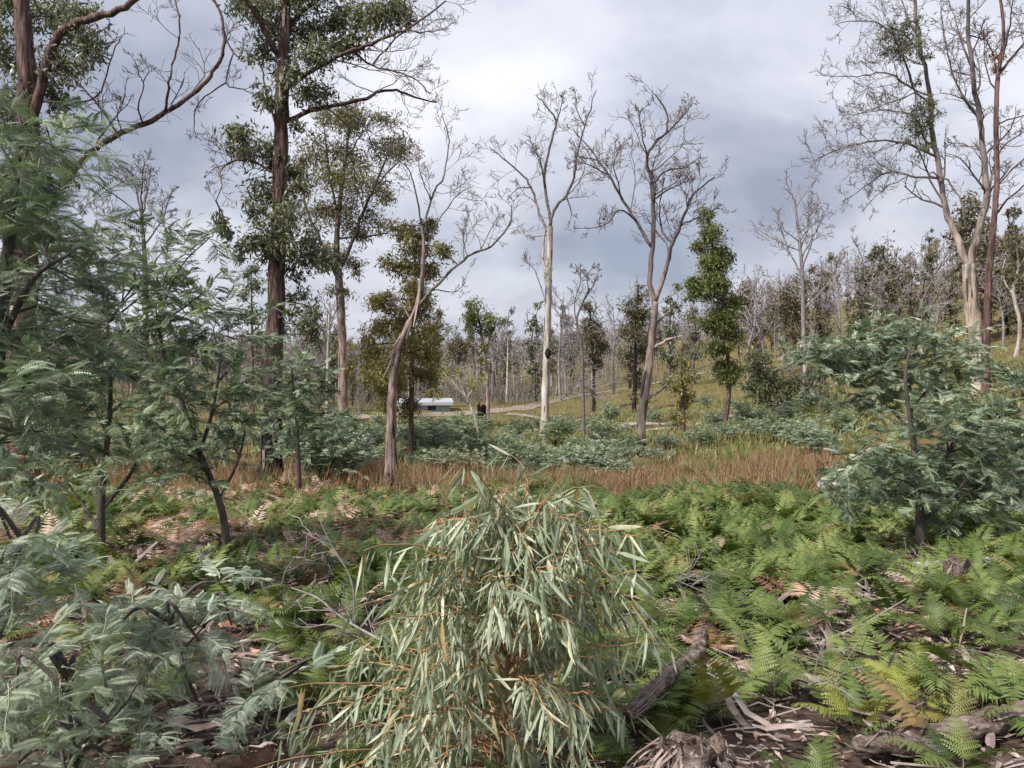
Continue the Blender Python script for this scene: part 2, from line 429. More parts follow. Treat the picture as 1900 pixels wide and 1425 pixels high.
M['b_pink2'] = bark_mat('banded_pink_bark', [(.08, .055, .048), (.21, .145, .12), (.36, .27, .225), (.50, .42, .36)], (3, 3, .7), rough=.7, bump=.4, blotch=.6, top=(6.5, 2.5, (.09, .07, .062)))
M['b_pale'] = bark_mat('smooth_pale_bark', [(.22, .17, .145), (.38, .32, .28), (.50, .445, .40), (.62, .575, .53)], (3.5, 3.5, .4), rough=.65, bump=.3, blotch=.55, top=(9.6, 1.6, (.09, .077, .075)))
M['b_cream'] = bark_mat('peeling_cream_bark', [(.17, .12, .10), (.40, .31, .25), (.56, .475, .40), (.66, .59, .51)], (3, 3, .38), rough=.65, bump=.4, blotch=.65, top=(6.2, 4.0, (.17, .145, .135)))
M['twig_grey'] = bark_mat('dead_grey_wood', [(.10, .088, .088), (.19, .17, .17), (.30, .28, .275)], (4, 4, 2), bump=0)
M['twig_dark'] = bark_mat('dead_dark_wood', [(.075, .058, .055), (.13, .105, .10), (.21, .175, .165)], (4, 4, 2), bump=0)
M['twig_mauve'] = bark_mat('dead_mauve_wood', [(.12, .10, .105), (.20, .175, .182), (.31, .285, .29)], (2, 2, 1), bump=0)
M['wood_silver'] = bark_mat('weathered_silver_wood', [(.13, .115, .11), (.30, .275, .265), (.46, .435, .42), (.56, .53, .51)], (9, 9, 2.0), bump=.5)
M['log'] = bark_mat('decayed_log_bark', [(.045, .032, .028), (.15, .105, .09), (.28, .215, .185), (.42, .36, .33)], (6, 14, 14), bump=1.0, blotch=.6)
M['log_pale'] = bark_mat('sun_bleached_log', [(.14, .11, .095), (.25, .21, .185), (.36, .315, .285)], (3, 3, 3), bump=.5)
M['char'] = bark_mat('charcoal', [(.006, .006, .006), (.014, .012, .012), (.035, .030, .028)], (5, 5, 2), bump=.7)
M['b_wattle'] = bark_mat('dark_wattle_bark', [(.035, .030, .027), (.08, .068, .06), (.14, .12, .11)], (6, 6, 2), bump=.4)
M['twig_wattle'] = bark_mat('wattle_twig', [(.14, .135, .10), (.24, .23, .17), (.34, .33, .25)], (5, 5, 3), bump=0)
M['stem_brown'] = bark_mat('brown_sapling_stem', [(.13, .085, .055), (.24, .15, .085), (.34, .22, .12)], (5, 5, 3), bump=0, rough=.6)
M['twig_orange'] = bark_mat('orange_sapling_stem', [(.22, .11, .05), (.36, .19, .08), (.44, .29, .15)], (5, 5, 3), bump=0, rough=.55)

def ground_material():
    m, t = mat_new('forest_soil'); L = t.links.new
    ge = t.nodes.new('ShaderNodeNewGeometry')
    def noise(s, d, r=.6):
        n = t.nodes.new('ShaderNodeTexNoise'); n.inputs['Scale'].default_value = s; n.inputs['Detail'].default_value = d; n.inputs['Roughness'].default_value = r
        L(ge.outputs['Position'], n.inputs['Vector']); return n
    fine = noise(9, 8, .7)
    soil = ramp(t, [(.025, .018, .014), (.060, .042, .032), (.115, .080, .062), (.20, .145, .12)], [.32, .45, .58, .72]); L(fine.outputs[0], soil.inputs[0])
    far = noise(1.3, 8, .72)
    turf = ramp(t, [(.10, .055, .036), (.145, .085, .050), (.135, .125, .042), (.095, .115, .034), (.165, .165, .060)], [.34, .44, .52, .62, .74]); L(far.outputs[0], turf.inputs[0])
    sp = t.nodes.new('ShaderNodeSeparateXYZ'); L(ge.outputs['Position'], sp.inputs[0])
    big = noise(.35, 4)
    ma = t.nodes.new('ShaderNodeMath'); ma.operation = 'MULTIPLY_ADD'; L(big.outputs[0], ma.inputs[0]); ma.inputs[1].default_value = 8; L(sp.outputs[1], ma.inputs[2])
    mr = t.nodes.new('ShaderNodeMapRange'); L(ma.outputs[0], mr.inputs[0]); mr.inputs[1].default_value = 14; mr.inputs[2].default_value = 24
    mx = t.nodes.new('ShaderNodeMix'); mx.data_type = 'RGBA'; L(mr.outputs[0], mx.inputs[0]); L(soil.outputs[0], mx.inputs[6]); L(turf.outputs[0], mx.inputs[7])
    b = t.nodes.new('ShaderNodeBsdfPrincipled'); L(mx.outputs[2], b.inputs['Base Color']); b.inputs['Roughness'].default_value = .95; b.inputs['Specular IOR Level'].default_value = .1
    bp = t.nodes.new('ShaderNodeBump'); bp.inputs['Strength'].default_value = .8; bp.inputs['Distance'].default_value = .06
    L(fine.outputs[0], bp.inputs['Height']); L(bp.outputs[0], b.inputs['Normal'])
    o = t.nodes.new('ShaderNodeOutputMaterial'); L(b.outputs[0], o.inputs[0])
    return m
M['soil'] = ground_material()
M['track'] = bark_mat('pale_track_dirt', [(.15, .115, .085), (.24, .19, .15), (.32, .27, .22)], (.8, .8, .8), bump=.2)

# ------------------------------------------------------------------ ground sheet and track
def build_ground():
    ys = np.concatenate([np.linspace(-30, 2, 10, endpoint=False), np.linspace(2, 30, 90, endpoint=False), np.linspace(30, 120, 60, endpoint=False), np.linspace(120, 700, 40)])
    xs_h = np.concatenate([np.linspace(0, 20, 40, endpoint=False), np.linspace(20, 80, 20, endpoint=False), np.linspace(80, 600, 24)])
    xs = np.concatenate([-xs_h[:0:-1], xs_h])
    X, Y = np.meshgrid(xs, ys)
    rng = np.random.RandomState(2)
    Z = ground(X, Y) + rng.normal(0, .012, X.shape) * (Y < 40)
    v = np.stack([X, Y, Z], -1).reshape(-1, 3)
    nx, ny = len(xs), len(ys)
    i = np.arange(ny - 1)[:, None] * nx; j = np.arange(nx - 1)[None]
    q = np.stack([i + j, i + j + 1, i + j + 1 + nx, i + j + nx], -1).reshape(-1, 4)
    mb = MB(); mb.add(v, None, q)
    link('ground', mb.mesh('ground', M['soil'], True), None, 'structure')
build_ground()
def build_track():
    ctr = smooth_path([[-14, 58, 0], [-4, 62, 0], [0.5, 70, 0], [5, 84, 0], [9, 92, 0], [16, 100, 0], [30, 112, 0]], 8)
    tan = unit(np.gradient(ctr, axis=0)); sd_ = np.stack([-tan[:, 1], tan[:, 0], 0 * tan[:, 0]], -1)
    rng = np.random.RandomState(4)
    v = []
    for k, w in enumerate((-1.5, -.6, .6, 1.5)):
        p = ctr + sd_ * (w + rng.normal(0, .12, len(ctr)) * (abs(w) > 1))[:, None]
        p[:, 2] = ground(p[:, 0], p[:, 1]) + .04
        v.append(p)
    v = np.stack(v, 1).reshape(-1, 3); n = len(ctr)
    i = np.arange(n - 1)[:, None] * 4; j = np.arange(3)[None]
    q = np.stack([i + j, i + j + 1, i + j + 5, i + j + 4], -1).reshape(-1, 4)
    mb = MB(); mb.add(v, None, q)
    link('dirt_track', mb.mesh('dirt_track', M['track'], True), None, 'structure')
build_track()

# ------------------------------------------------------------------ branch growth
def grow(mb, p, d, L, r, lvl, rng, up=.12, wig=.22, nch=4, segs=4, rmin=.006, tips=None, spread=.9):
    d = unit(d); pts = [p]; st = L / segs
    for _ in range(segs):
        d = unit(d + rng.normal(0, wig, 3) + np.array([0, 0, up]))
        pts.append(pts[-1] + d * st)
    pts = np.array(pts)
    tube(mb, pts, np.maximum(np.linspace(r, r * .4, segs + 1), rmin), 5 if r > .03 else 3, False)
    if lvl > 0:
        for c in range(nch):
            s = .25 + .75 * (c + rng.random()) / nch
            i = min(int(s * segs), segs - 1); f = s * segs - i
            q = pts[i] * (1 - f) + pts[i + 1] * f
            t = unit(pts[i + 1] - pts[i])
            dd = unit(t * .9 + unit(rng.normal(0, 1, 3)) * spread)
            grow(mb, q, dd, L * rng.uniform(.38, .62) * (1.1 - .4 * s), r * .48, lvl - 1, rng, up, wig, max(2, nch - 1), max(2, segs - 1), rmin, tips, spread)
    elif tips is not None:
        tips.append((pts[-1], d))

def leaf_clump(mb, tw, C, r, n, L, rng, aspect=1.0, sub=None, hang=.55, src=None, wid=.2):
    """ragged group of leaves: several uneven sub-clumps, each on its own twig"""
    k = sub or max(3, int(4 + 3 * rng.random()))
    cs = C + unit(rng.normal(0, 1, (k, 3))) * (r * rng.uniform(.25, .85, (k, 1))) * np.array([1, 1, aspect])
    w = rng.uniform(.3, 1, k); w /= w.sum()
    which = rng.choice(k, n, p=w)
    sg = rng.uniform(.20, .46, k) * r
    org = cs[which] + rng.normal(0, 1, (n, 3)) * sg[which][:, None] * np.array([1, 1, .8])
    d = unit(rng.normal(0, 1, (n, 3)) + np.array([0, 0, -hang * 1.6]))
    ll = L * rng.uniform(.6, 1.25, n)
    inst(mb, LEAF4, org, frames(d, rng.normal(0, 1, (n, 3)), ll, ll * wid * rng.uniform(.8, 1.4, n)), np.clip(rng.normal(.5, .2, n) + rng.normal(0, .07, k)[which], 0.01, .99))
    if tw is not None:
        s0 = C if src is None else src
        for c in cs:
            mid = (s0 + c) / 2 + rng.normal(0, .12 * r, 3)
            tube(tw, [s0, mid, c], [.014, .010, .006], 3, False)

def px_path(pts, d, rng, dy=0.0, jit=0.0):
    """photo polyline -> world polyline at depth d, drifting by dy metres in depth along its length"""
    out = []
    n = len(pts)
    for i, p in enumerate(pts):
        out.append(P(p[0], p[1], d + dy * (i / max(1, n - 1)) + (rng.normal(0, jit) if 0 < i else 0)))
    return np.array(out)

def tree(name, label, cat, d, trunk, bark, limbs=(), clumps=(), leaf='euc', twig='twig_dark', leafL=.17, dens=1.0, seed=1,
         dead=None, group=None, limb_mat=None, leaf_aspect=1.0, thin=.007, peel=0, hollow=None):
    """trunk: (px, py, width_px) from the base up.  limbs: (points, w0, w1, twiggyness, depth drift)."""
    rng = np.random.RandomState(seed)
    bx = (trunk[0][0] - CX) / FPX * d
    base = np.array([bx, d, gz(bx, d)])
    root = thing(name, label, cat, base, group)
    tp = px_path([(a, b) for a, b, c in trunk], d, rng, 0, .02)
    if tp[0][2] > base[2] - .15:
        tp = np.vstack([[base - np.array([0, 0, .25])], tp]) if tp[0][2] > base[2] + .2 else np.vstack([[base - np.array([0, 0, .25])], tp[1:]])
        wd = [trunk[0][2]] + ([c for _, _, c in trunk] if len(tp) == len(trunk) + 1 else [c for _, _, c in trunk[1:]])
    else:
        tp[0] = base - np.array([0, 0, .25]); wd = [c for _, _, c in trunk]
    path = smooth_path(tp, 5)
    wd = np.interp(np.linspace(0, 1, len(path)), np.linspace(0, 1, len(wd)), wd)
    rad = wd / FPX * d / 2 * .84
    hz = path[:, 2] - base[2]
    rad = rad * (1 + .35 * np.exp(-np.maximum(hz, 0) / .35))
    if len(path) > 4:
        path[2:-1] += rng.normal(0, .05, (len(path) - 3, 3)) * rad[2:-1, None]
    mb = MB(); tube(mb, path, rad, 12, True, .05, rng)
    part('trunk', mb, M[bark], root, base, True)
    if peel:
        pm = MB(); ptan = unit(np.gradient(path, axis=0))
        for _ in range(peel):
            f = rng.uniform(.04, .92) * (len(path) - 1); i = min(int(f), len(path) - 2); fr = f - i
            c0 = path[i] * (1 - fr) + path[i + 1] * fr; R0 = rad[i]; a = rng.uniform(0, 6.283)
            L = rng.uniform(.25, 1.0); up_ = ptan[i]; o1 = unit(np.cross(up_, [math.cos(a), math.sin(a), .01])); o2 = np.cross(up_, o1)
            hw = min(R0 * .45, rng.uniform(.012, .05)); off = rng.uniform(0, .12) if rng.random() < .35 else rng.uniform(0, .02)
            vv = []
            for q_, s_ in enumerate((0, .35, .7, 1.0)):
                cc = c0 - up_ * L * s_ + o1 * (R0 * 1.02 + off * s_ ** 2); w_ = hw * (1 - .6 * s_ ** 2) * rng.uniform(.8, 1.15)
                vv += [cc - o2 * w_, cc + o1 * w_ * .25, cc + o2 * w_]
            qq = []
            for k_ in range(3): qq += [[3 * k_, 3 * k_ + 1, 3 * k_ + 4, 3 * k_ + 3], [3 * k_ + 1, 3 * k_ + 2, 3 * k_ + 5, 3 * k_ + 4]]
            pm.add(np.array(vv), None, qq, rng.random())
        part('loose_bark', pm, M['strip_dark'], root, base, False, 'stuff')
    if hollow:
        hc = P(hollow[0], hollow[1], d); j = np.argmin(abs(path[:, 2] - hc[2])); hc = path[j] + np.array([.3, -1, 0]) * rad[j] * .8
        hm = MB(); tube(hm, [hc - np.array([0, 0, .26]), hc - np.array([0, 0, .15]), hc, hc + np.array([0, .02, .16]), hc + np.array([0, .05, .27])], [.02, .10, .13, .09, .02], 9, True, .12, rng)
        part('hollow', hm, M['char'], root, base, True)
    tw = MB(); skel = [path]
    for li, (pts, w0, w1, twg, dyd) in enumerate(limbs):
        lp = px_path(pts, d, rng, dyd, .03)
        j = np.argmin(np.linalg.norm(np.vstack(skel) - lp[0], axis=1))
        s0 = np.vstack(skel)[j]
        if np.linalg.norm(s0 - lp[0]) < .9: lp[0] = s0
        lp = smooth_path(lp, 4)
        st = np.linalg.norm(np.diff(lp, axis=0), axis=1).mean()
        lp[1:] += rng.normal(0, .07 * st, (len(lp) - 1, 3))
        rr = np.linspace(w0, w1, len(lp)) / FPX * d / 2 * .86
        lm = MB(); tube(lm, lp, rr, 7, True, .04, rng)
        part('limb', lm, M[limb_mat or bark], root, base, True)
        skel.append(lp)
        if twg:
            L0 = np.linalg.norm(np.diff(lp, axis=0), axis=1).sum()
            twg = twg * (1.35 if 26 < d < 31 else 1.0)
            for c in range(int(twg)):
                s = .22 + .78 * (c + rng.random()) / twg
                f = s * (len(lp) - 1); i = min(int(f), len(lp) - 2)
                q = lp[i] * (1 - f + i) + lp[i + 1] * (f - i)
                t = unit(lp[i + 1] - lp[i])
                dd = unit(t * .8 + unit(rng.normal(0, 1, 3)) * .85)
                grow(tw, q, dd, min(1.9, L0 * rng.uniform(.22, .42)) * (1.15 - .62 * s), rr[i] * .42, 2, rng, .10, .24, 5, 4, thin * .75)
    if dead:
        nd, lo, hi, Ld, lv = dead
        for c in range(nd):
            s = lo + (hi - lo) * (c + rng.random()) / nd
            i = min(int(s * (len(path) - 1)), len(path) - 2)
            a = rng.uniform(0, 2 * math.pi)
            dd = np.array([math.cos(a), math.sin(a), rng.uniform(.3, 1.1)])
            grow(tw, path[i], dd, Ld * rng.uniform(.6, 1.2) * (1.2 - .5 * s), max(rad[i] * .4, .012), lv, rng, .12, .2, 5, 4, thin)
    part('twigs', tw, M[twig], root, base, False, 'stuff')
    lf = MB(); ct = MB()
    allp = np.vstack(skel)
    for c in clumps:
        px, py, rp = c[:3]
        r = rp / FPX * d * 1.12
        C = P(px, py, d + rng.uniform(-1.0, 1.0) * max(.35, r * 1.2))
        j = np.argmin(np.linalg.norm(allp - C, axis=1))
        n = int(max(30, 330 * dens * (r / leafL / 2.4) ** 2))
        mid = (allp[j] + C) / 2 + np.array([0, 0, .12 * r]) + rng.normal(0, .1 * r, 3)
        tube(ct, smooth_path([allp[j], mid, C], 3), np.linspace(.022, .012, 7) if d < 60 else .03, 4, False)
        leaf_clump(lf, ct, C, r, n, leafL, rng, leaf_aspect, wid=.24)
    part('leaf_twigs', ct, M[twig], root, base, False, 'stuff')
    part('foliage', lf, M[leaf], root, base, False, 'stuff')
    return root

# ------------------------------------------------------------------ the individual trees
tree('gum_tree', 'tall dark-trunked gum with a long bare arching limb, leafy top above the feathery wattle', 'tree', 18,
     [(40, 930, 62), (42, 700, 58), (48, 400, 52), (52, 220, 44), (45, 60, 34), (30, -90, 26), (25, -260, 14)], 'b_red_dark',
     [([(55, 250), (85, 130), (110, 62), (160, 36), (220, 20), (262, -12), (300, -60)], 22, 9, 3, -1.2),
      ([(55, 430), (110, 356), (140, 315), (175, 278), (225, 246), (280, 224), (330, 192), (375, 158), (402, 122), (415, 80), (410, 30), (388, -25)], 17, 5, 7, 1.2),
      ([(308, 205), (312, 165), (320, 120), (332, 70), (332, 30), (318, -30)], 6, 3, 4, .4),
      ([(262, 232), (257, 200), (266, 160), (258, 138), (250, 110)], 4, 1.5, 4, -.4),
      ([(268, 158), (276, 130), (262, 105)], 2.5, 1.2, 3, 0),
      ([(412, 60), (440, 105), (452, 90), (450, 68)], 3.5, 1.5, 4, .5),
      ([(395, 140), (420, 155), (450, 165), (470, 175)], 4, 1.5, 5, .3),
      ([(402, 155), (370, 190), (360, 240), (375, 262)], 3.5, 1.2, 5, .6),
      ([(100, 200), (140, 190), (180, 178), (198, 135), (212, 90), (226, 68)], 5, 2, 3, -.5),
      ([(225, 246), (218, 210), (230, 180)], 3, 1.4, 3, .2),
      ([(150, 305), (178, 338), (210, 360), (246, 388), (262, 410)], 4, 2, 4, .5)],
     [(25, 20, 52), (90, 30, 48), (140, 60, 36), (160, 100, 28), (120, 120, 38), (20, 110, 46), (60, 150, 42), (0, 190, 46), (95, 175, 30), (110, 230, 20),
      (110, 300, 26), (70, 325, 40), (20, 320, 44), (150, 20, 30), (40, 250, 40), (185, 95, 14), (10, 400, 40), (60, 420, 34), (30, 500, 36), (130, 330, 18)],
     seed=11, dens=1.1)

tree('gum_tree', 'tall leafy gum with rough red-brown bark and blackened foot', 'tree', 18.6,
     [(498, 905, 50), (504, 800, 43), (510, 650, 38), (514, 500, 35), (519, 350, 32), (522, 250, 30), (524, 150, 27), (528, 60, 23), (532, -40, 21), (536, -160, 14)], 'b_red',
     [([(530, 232), (575, 206), (620, 196), (680, 183), (705, 170), (735, 168), (770, 180), (810, 190)], 11, 3.5, 8, 1.5),
      ([(530, 168), (580, 130), (640, 98), (690, 80), (730, 64), (770, 45), (828, 2)], 11, 3, 8, -1.4),
      ([(655, 92), (690, 122), (745, 136), (775, 150), (800, 175)], 5, 2, 7, -.4),
      ([(705, 76), (745, 62), (790, 60), (835, 55)], 4, 1.8, 6, .4),
      ([(520, 258), (502, 205), (492, 165), (488, 130)], 6, 3, 2, .5),
      ([(522, 110), (500, 75), (480, 35), (452, -8)], 14, 8, 2, -.8),
      ([(516, 318), (470, 300), (432, 300), (408, 318), (412, 345), (400, 372)], 6, 2, 7, -1.0),
      ([(530, 50), (560, 22), (600, -8), (640, -40)], 12, 6, 2, .8),
      ([(430, 300), (400, 312), (385, 325)], 3, 1.2, 4, 0)],
     [(560, 60, 42), (610, 48, 42), (645, 78, 36), (585, 108, 36), (500, 42, 38), (468, 20, 30), (445, 6, 22), (520, 108, 30), (545, 140, 26), (480, 92, 28), (690, 36, 42), (722, 18, 36),
      (660, 12, 34), (755, 28, 24), (560, 175, 30), (604, 165, 22), (490, 178, 24), (450, 252, 30), (472, 282, 34), (502, 302, 24), (424, 238, 15), (550, 232, 18), (545, 328, 26), (490, 365, 34),
      (468, 392, 22), (562, 352, 26), (500, 432, 36), (458, 462, 26), (545, 412, 36), (572, 472, 40), (604, 486, 22), (480, 452, 26), (550, 545, 20), (562, 602, 30), (522, 612, 22), (584, 622, 18),
      (577, 572, 18), (535, 470, 16), (505, 520, 16), (530, 380, 14), (512, 560, 14), (545, 500, 18), (495, 480, 14), (530, 290, 12), (512, 400, 14), (528, 440, 15), (518, 330, 12), (506, 470, 14), (540, 580, 16), (500, 590, 16), (526, 210, 12), (515, 500, 12), (405, 412, 20), (425, 432, 15), (600, -10, 40), (540, -10, 40), (480, -30, 40), (520, 190, 14)],
     seed=12, dens=1.25, peel=70)

tree('gum_tree', 'slim gum with a straight smooth pinkish trunk under a full brown-green crown', 'tree', 40,
     [(636, 800, 21), (636, 700, 20), (634, 620, 19), (632, 555, 18), (625, 470, 13), (628, 400, 11), (640, 300, 8), (650, 215, 5)], 'b_pink2',
     [([(628, 520), (592, 445), (566, 380), (560, 305)], 9, 4, 4, 1.5), ([(632, 500), (662, 430), (692, 350), (722, 275)], 9, 4, 4, -1.5),
      ([(630, 440), (690, 438), (742, 420)], 5, 2, 6, .6), ([(632, 400), (610, 320), (600, 240)], 6, 3, 3, -1), ([(640, 300), (670, 250), (680, 215)], 4, 2, 3, .5),
      ([(690, 350), (740, 300), (752, 260)], 4, 2, 5, .8)],
     [(618, 225, 40), (668, 228, 42), (722, 222, 24), (590, 268, 36), (650, 288, 46), (710, 270, 36), (742, 278, 26), (600, 330, 36), (660, 350, 42), (702, 340, 32), (570, 290, 22),
      (620, 398, 36), (662, 420, 32), (700, 408, 24), (590, 388, 22), (640, 478, 26), (600, 470, 26), (662, 500, 20), (620, 540, 15), (722, 368, 18), (645, 540, 14), (578, 430, 16)],
     peel=26, leaf='euc_brown', seed=13, leafL=.24, dens=.85, thin=.014)

tree('gum_tree', 'leaning half-dead gum with peeling bark and bare limbs reaching to the right', 'tree', 17.5,
     [(722, 910, 22), (725, 820, 21), (728, 730, 20), (737, 655, 16), (755, 607, 14), (774, 570, 12), (783, 510, 9), (786, 450, 7), (781, 405, 6)], 'b_pink_lean',
     [([(783, 445), (800, 372), (824, 322), (831, 262), (822, 215)], 5.5, 2, 9, .7), ([(780, 420), (771, 352), (756, 312), (730, 290)], 4, 1.5, 8, -.7),
      ([(776, 568), (828, 512), (870, 476), (910, 456), (942, 422), (950, 380)], 7, 2, 8, -.9), ([(870, 476), (859, 432), (868, 398)], 3, 1.3, 4, .2), ([(910, 456), (914, 420), (930, 390)], 2.5, 1.2, 4, -.2),
      ([(764, 592), (742, 560), (726, 535)], 4, 1.6, 4, .4), ([(786, 470), (820, 400), (850, 360), (880, 345)], 3.5, 1.3, 7, .8), ([(800, 372), (780, 320), (775, 270)], 3, 1.2, 6, 0),
      ([(800, 540), (850, 540), (870, 500)], 3, 1.3, 3, .3)],
     [(820, 462, 14), (760, 440, 14)], seed=14, leaf='euc_olive', twig='twig_grey', leafL=.12, peel=45)

tree('gum_sapling', 'bushy young gum wrapped in olive leaves to the ground behind the leaning gum', 'tree', 22,
     [(762, 835, 12), (764, 720, 11), (766, 600, 9), (770, 500, 6), (775, 430, 4)], 'b_red_dark', [],
     [(720, 560, 30), (752, 600, 40), (702, 600, 26), (720, 652, 42), (772, 650, 36), (702, 690, 32), (742, 712, 36), (792, 690, 30), (760, 540, 30), (730, 492, 28), (770, 462, 30), (790, 430, 22),
      (740, 430, 26), (826, 465, 18), (800, 500, 22), (780, 570, 30), (690, 640, 20), (715, 745, 22), (800, 620, 22), (755, 750, 24), (700, 555, 16), (775, 505, 22), (800, 412, 14)],
     leaf='euc_olive', seed=15, leafL=.15, dens=1.45)

tree('dead_gum', 'dead gum with a tall straight pale trunk and forked leafless crown, dark hollow halfway up', 'tree', 34,
     [(1010, 812, 18), (1012, 720, 17), (1015, 640, 16), (1017, 560, 15), (1018, 500, 15), (1021, 420, 13)], 'b_pale',
     [([(1019, 440), (1002, 398), (986, 348), (966, 322), (932, 292), (908, 274)], 7, 2, 9, 1.2), ([(1021, 420), (1027, 392), (1050, 362), (1065, 330), (1070, 290), (1086, 232), (1105, 168)], 8, 2, 10, -1.2),
      ([(1020, 415), (1010, 335), (1020, 272), (1031, 222), (1012, 196), (996, 178)], 7, 2, 9, .4), ([(1030, 228), (1040, 200), (1046, 176)], 3, 1.4, 6, 0), ([(1014, 345), (1000, 292), (974, 264)], 3.5, 1.4, 7, -.8),
      ([(1018, 440), (985, 438), (958, 428)], 3.5, 1.3, 5, .8), ([(1068, 300), (1100, 296), (1130, 300)], 3, 1.2, 6, .8), ([(1016, 570), (992, 502), (968, 480)], 3, 1.2, 6, -1),
      ([(1050, 362), (1060, 400), (1048, 425)], 3.5, 1.5, 3, -.5), ([(1085, 235), (1070, 200), (1068, 172)], 3, 1.3, 6, .3), ([(986, 348), (960, 350), (940, 372)], 3, 1.2, 5, .5), ([(1017, 560), (1009, 480), (1011, 425)], 6, 5, 0, .15)],
     seed=16, twig='twig_grey', thin=.012, peel=22, hollow=(1018, 660))

tree('dead_gum', 'dead gum with a broad leafless crown and pink trunk forking low above the rust grass', 'tree', 24,
     [(1190, 862, 26), (1189, 815, 19), (1194, 745, 20), (1205, 662, 17), (1212, 605, 15), (1216, 560, 14)], 'b_pink',
     [([(1214, 572), (1206, 512), (1212, 442), (1212, 372), (1212, 340), (1200, 300), (1216, 265), (1236, 246), (1238, 210), (1216, 174)], 12, 3, 13, .5),
      ([(1217, 562), (1236, 500), (1246, 460), (1262, 420), (1274, 390), (1286, 360), (1326, 330)], 11, 2.5, 11, -1.0), ([(1246, 460), (1228, 430), (1224, 388), (1232, 330)], 5, 2, 8, .7),
      ([(1207, 455), (1180, 410), (1150, 360), (1120, 312), (1090, 270), (1062, 240)], 8, 2, 11, 1.2), ([(1178, 405), (1150, 390), (1122, 418), (1086, 424)], 4, 1.5, 9, -.8),
      ([(1204, 312), (1194, 260), (1184, 198)], 4, 1.6, 9, -.6), ([(1212, 338), (1240, 316), (1272, 310), (1300, 290)], 4.5, 1.6, 10, .9), ([(1210, 650), (1236, 632), (1266, 624)], 7, 4, 2, -.4),
      ([(1214, 602), (1240, 580), (1254, 562)], 6, 4, 2, .3), ([(1120, 312), (1086, 304), (1058, 312)], 3, 1.3, 8, .4), ([(1262, 420), (1300, 402), (1342, 380)], 4, 1.5, 8, .6), ([(1236, 246), (1262, 222), (1286, 190)], 3.5, 1.4, 7, -.5),
      ([(1150, 360), (1140, 310), (1152, 262)], 3.5, 1.3, 8, .5), ([(1212, 370), (1240, 352), (1266, 340), (1290, 330)], 4, 1.4, 8, -1), ([(1196, 742), (1224, 724), (1236, 714)], 8, 5, 0, -.3)],
     seed=17, twig='twig_dark', thin=.009, peel=34)

tree('gum_sapling', 'narrow young gum sheathed in bright green leaves up its whole stem', 'tree', 28,
     [(1343, 832, 13), (1347, 772, 11), (1353, 722, 9), (1346, 600, 8), (1330, 500, 7), (1312, 398, 4)], 'b_red_dark', [([(1345, 560), (1300, 540), (1276, 532)], 4, 2, 2, .4)],
     [(1308, 402, 16), (1318, 432, 23), (1303, 452, 17), (1326, 478, 26), (1347, 480, 19), (1330, 520, 29), (1296, 530, 23), (1312, 546, 19), (1346, 560, 26), (1336, 600, 31), (1356, 620, 26), (1330, 642, 22),
      (1350, 690, 25), (1336, 680, 14), (1316, 480, 16), (1285, 525, 14), (1366, 690, 12)], leaf='euc_green', seed=18, leafL=.17, dens=2.3)

tree('dead_gum', 'cream-barked forked gum, nearly leafless, two leaf tufts on its left limb', 'tree', 30,
     [(1820, 740, 32), (1813, 680, 31), (1806, 600, 29), (1799, 530, 27), (1797, 490, 26)], 'b_cream',
     [([(1797, 500), (1775, 442), (1756, 392), (1745, 330), (1731, 250), (1720, 145), (1702, 60), (1690, -50)], 16, 6, 6, 1.0), ([(1800, 500), (1815, 432), (1829, 372), (1825, 300), (1818, 222), (1801, 122), (1796, 40), (1802, -70)], 17, 6, 12, -1.0),
      ([(1747, 335), (1700, 328), (1650, 318), (1600, 350), (1568, 372)], 5.5, 1.6, 11, .9), ([(1737, 292), (1682, 266), (1622, 262), (1562, 276), (1498, 302)], 5.5, 1.5, 13, -1.2), ([(1726, 200), (1680, 156), (1640, 134), (1590, 142), (1528, 140)], 5, 1.5, 14, 1.0),
      ([(1716, 130), (1662, 72), (1622, 40), (1556, 42)], 5, 1.5, 13, -.9), ([(1722, 170), (1690, 175), (1640, 195), (1570, 220)], 4, 1.3, 12, .4), ([(1735, 270), (1700, 220), (1640, 205), (1560, 215)], 4, 1.3, 12, -.6),
      ([(1705, 75), (1680, 20), (1660, -40)], 5, 2, 8, .6), ([(1756, 390), (1722, 322), (1770, 350), (1796, 432)], 4, 3, 2, .5), ([(1818, 220), (1780, 170), (1760, 100), (1745, 20)], 5, 2, 10, -.6), ([(1800, 120), (1780, 60), (1760, 0)], 5, 2, 9, .5),
      ([(1822, 280), (1780, 265), (1755, 270)], 3.5, 1.5, 6, .4), ([(1690, 330), (1640, 352), (1600, 390)], 3, 1.3, 8, -.5)],
     [(1640, 100, 14), (1715, 110, 12), (1705, 150, 10), (1725, 220, 12), (1680, 260, 12), (1745, 210, 10), (1660, 82, 30), (1690, 86, 28), (1652, 60, 18), (1700, 40, 16), (1676, 60, 20), (1735, 190, 17), (1690, 225, 30), (1715, 252, 23), (1710, 276, 16), (1700, 205, 20)],
     leaf='euc', seed=19, leafL=.17, twig='twig_dark', thin=.010, dens=.6, peel=30)

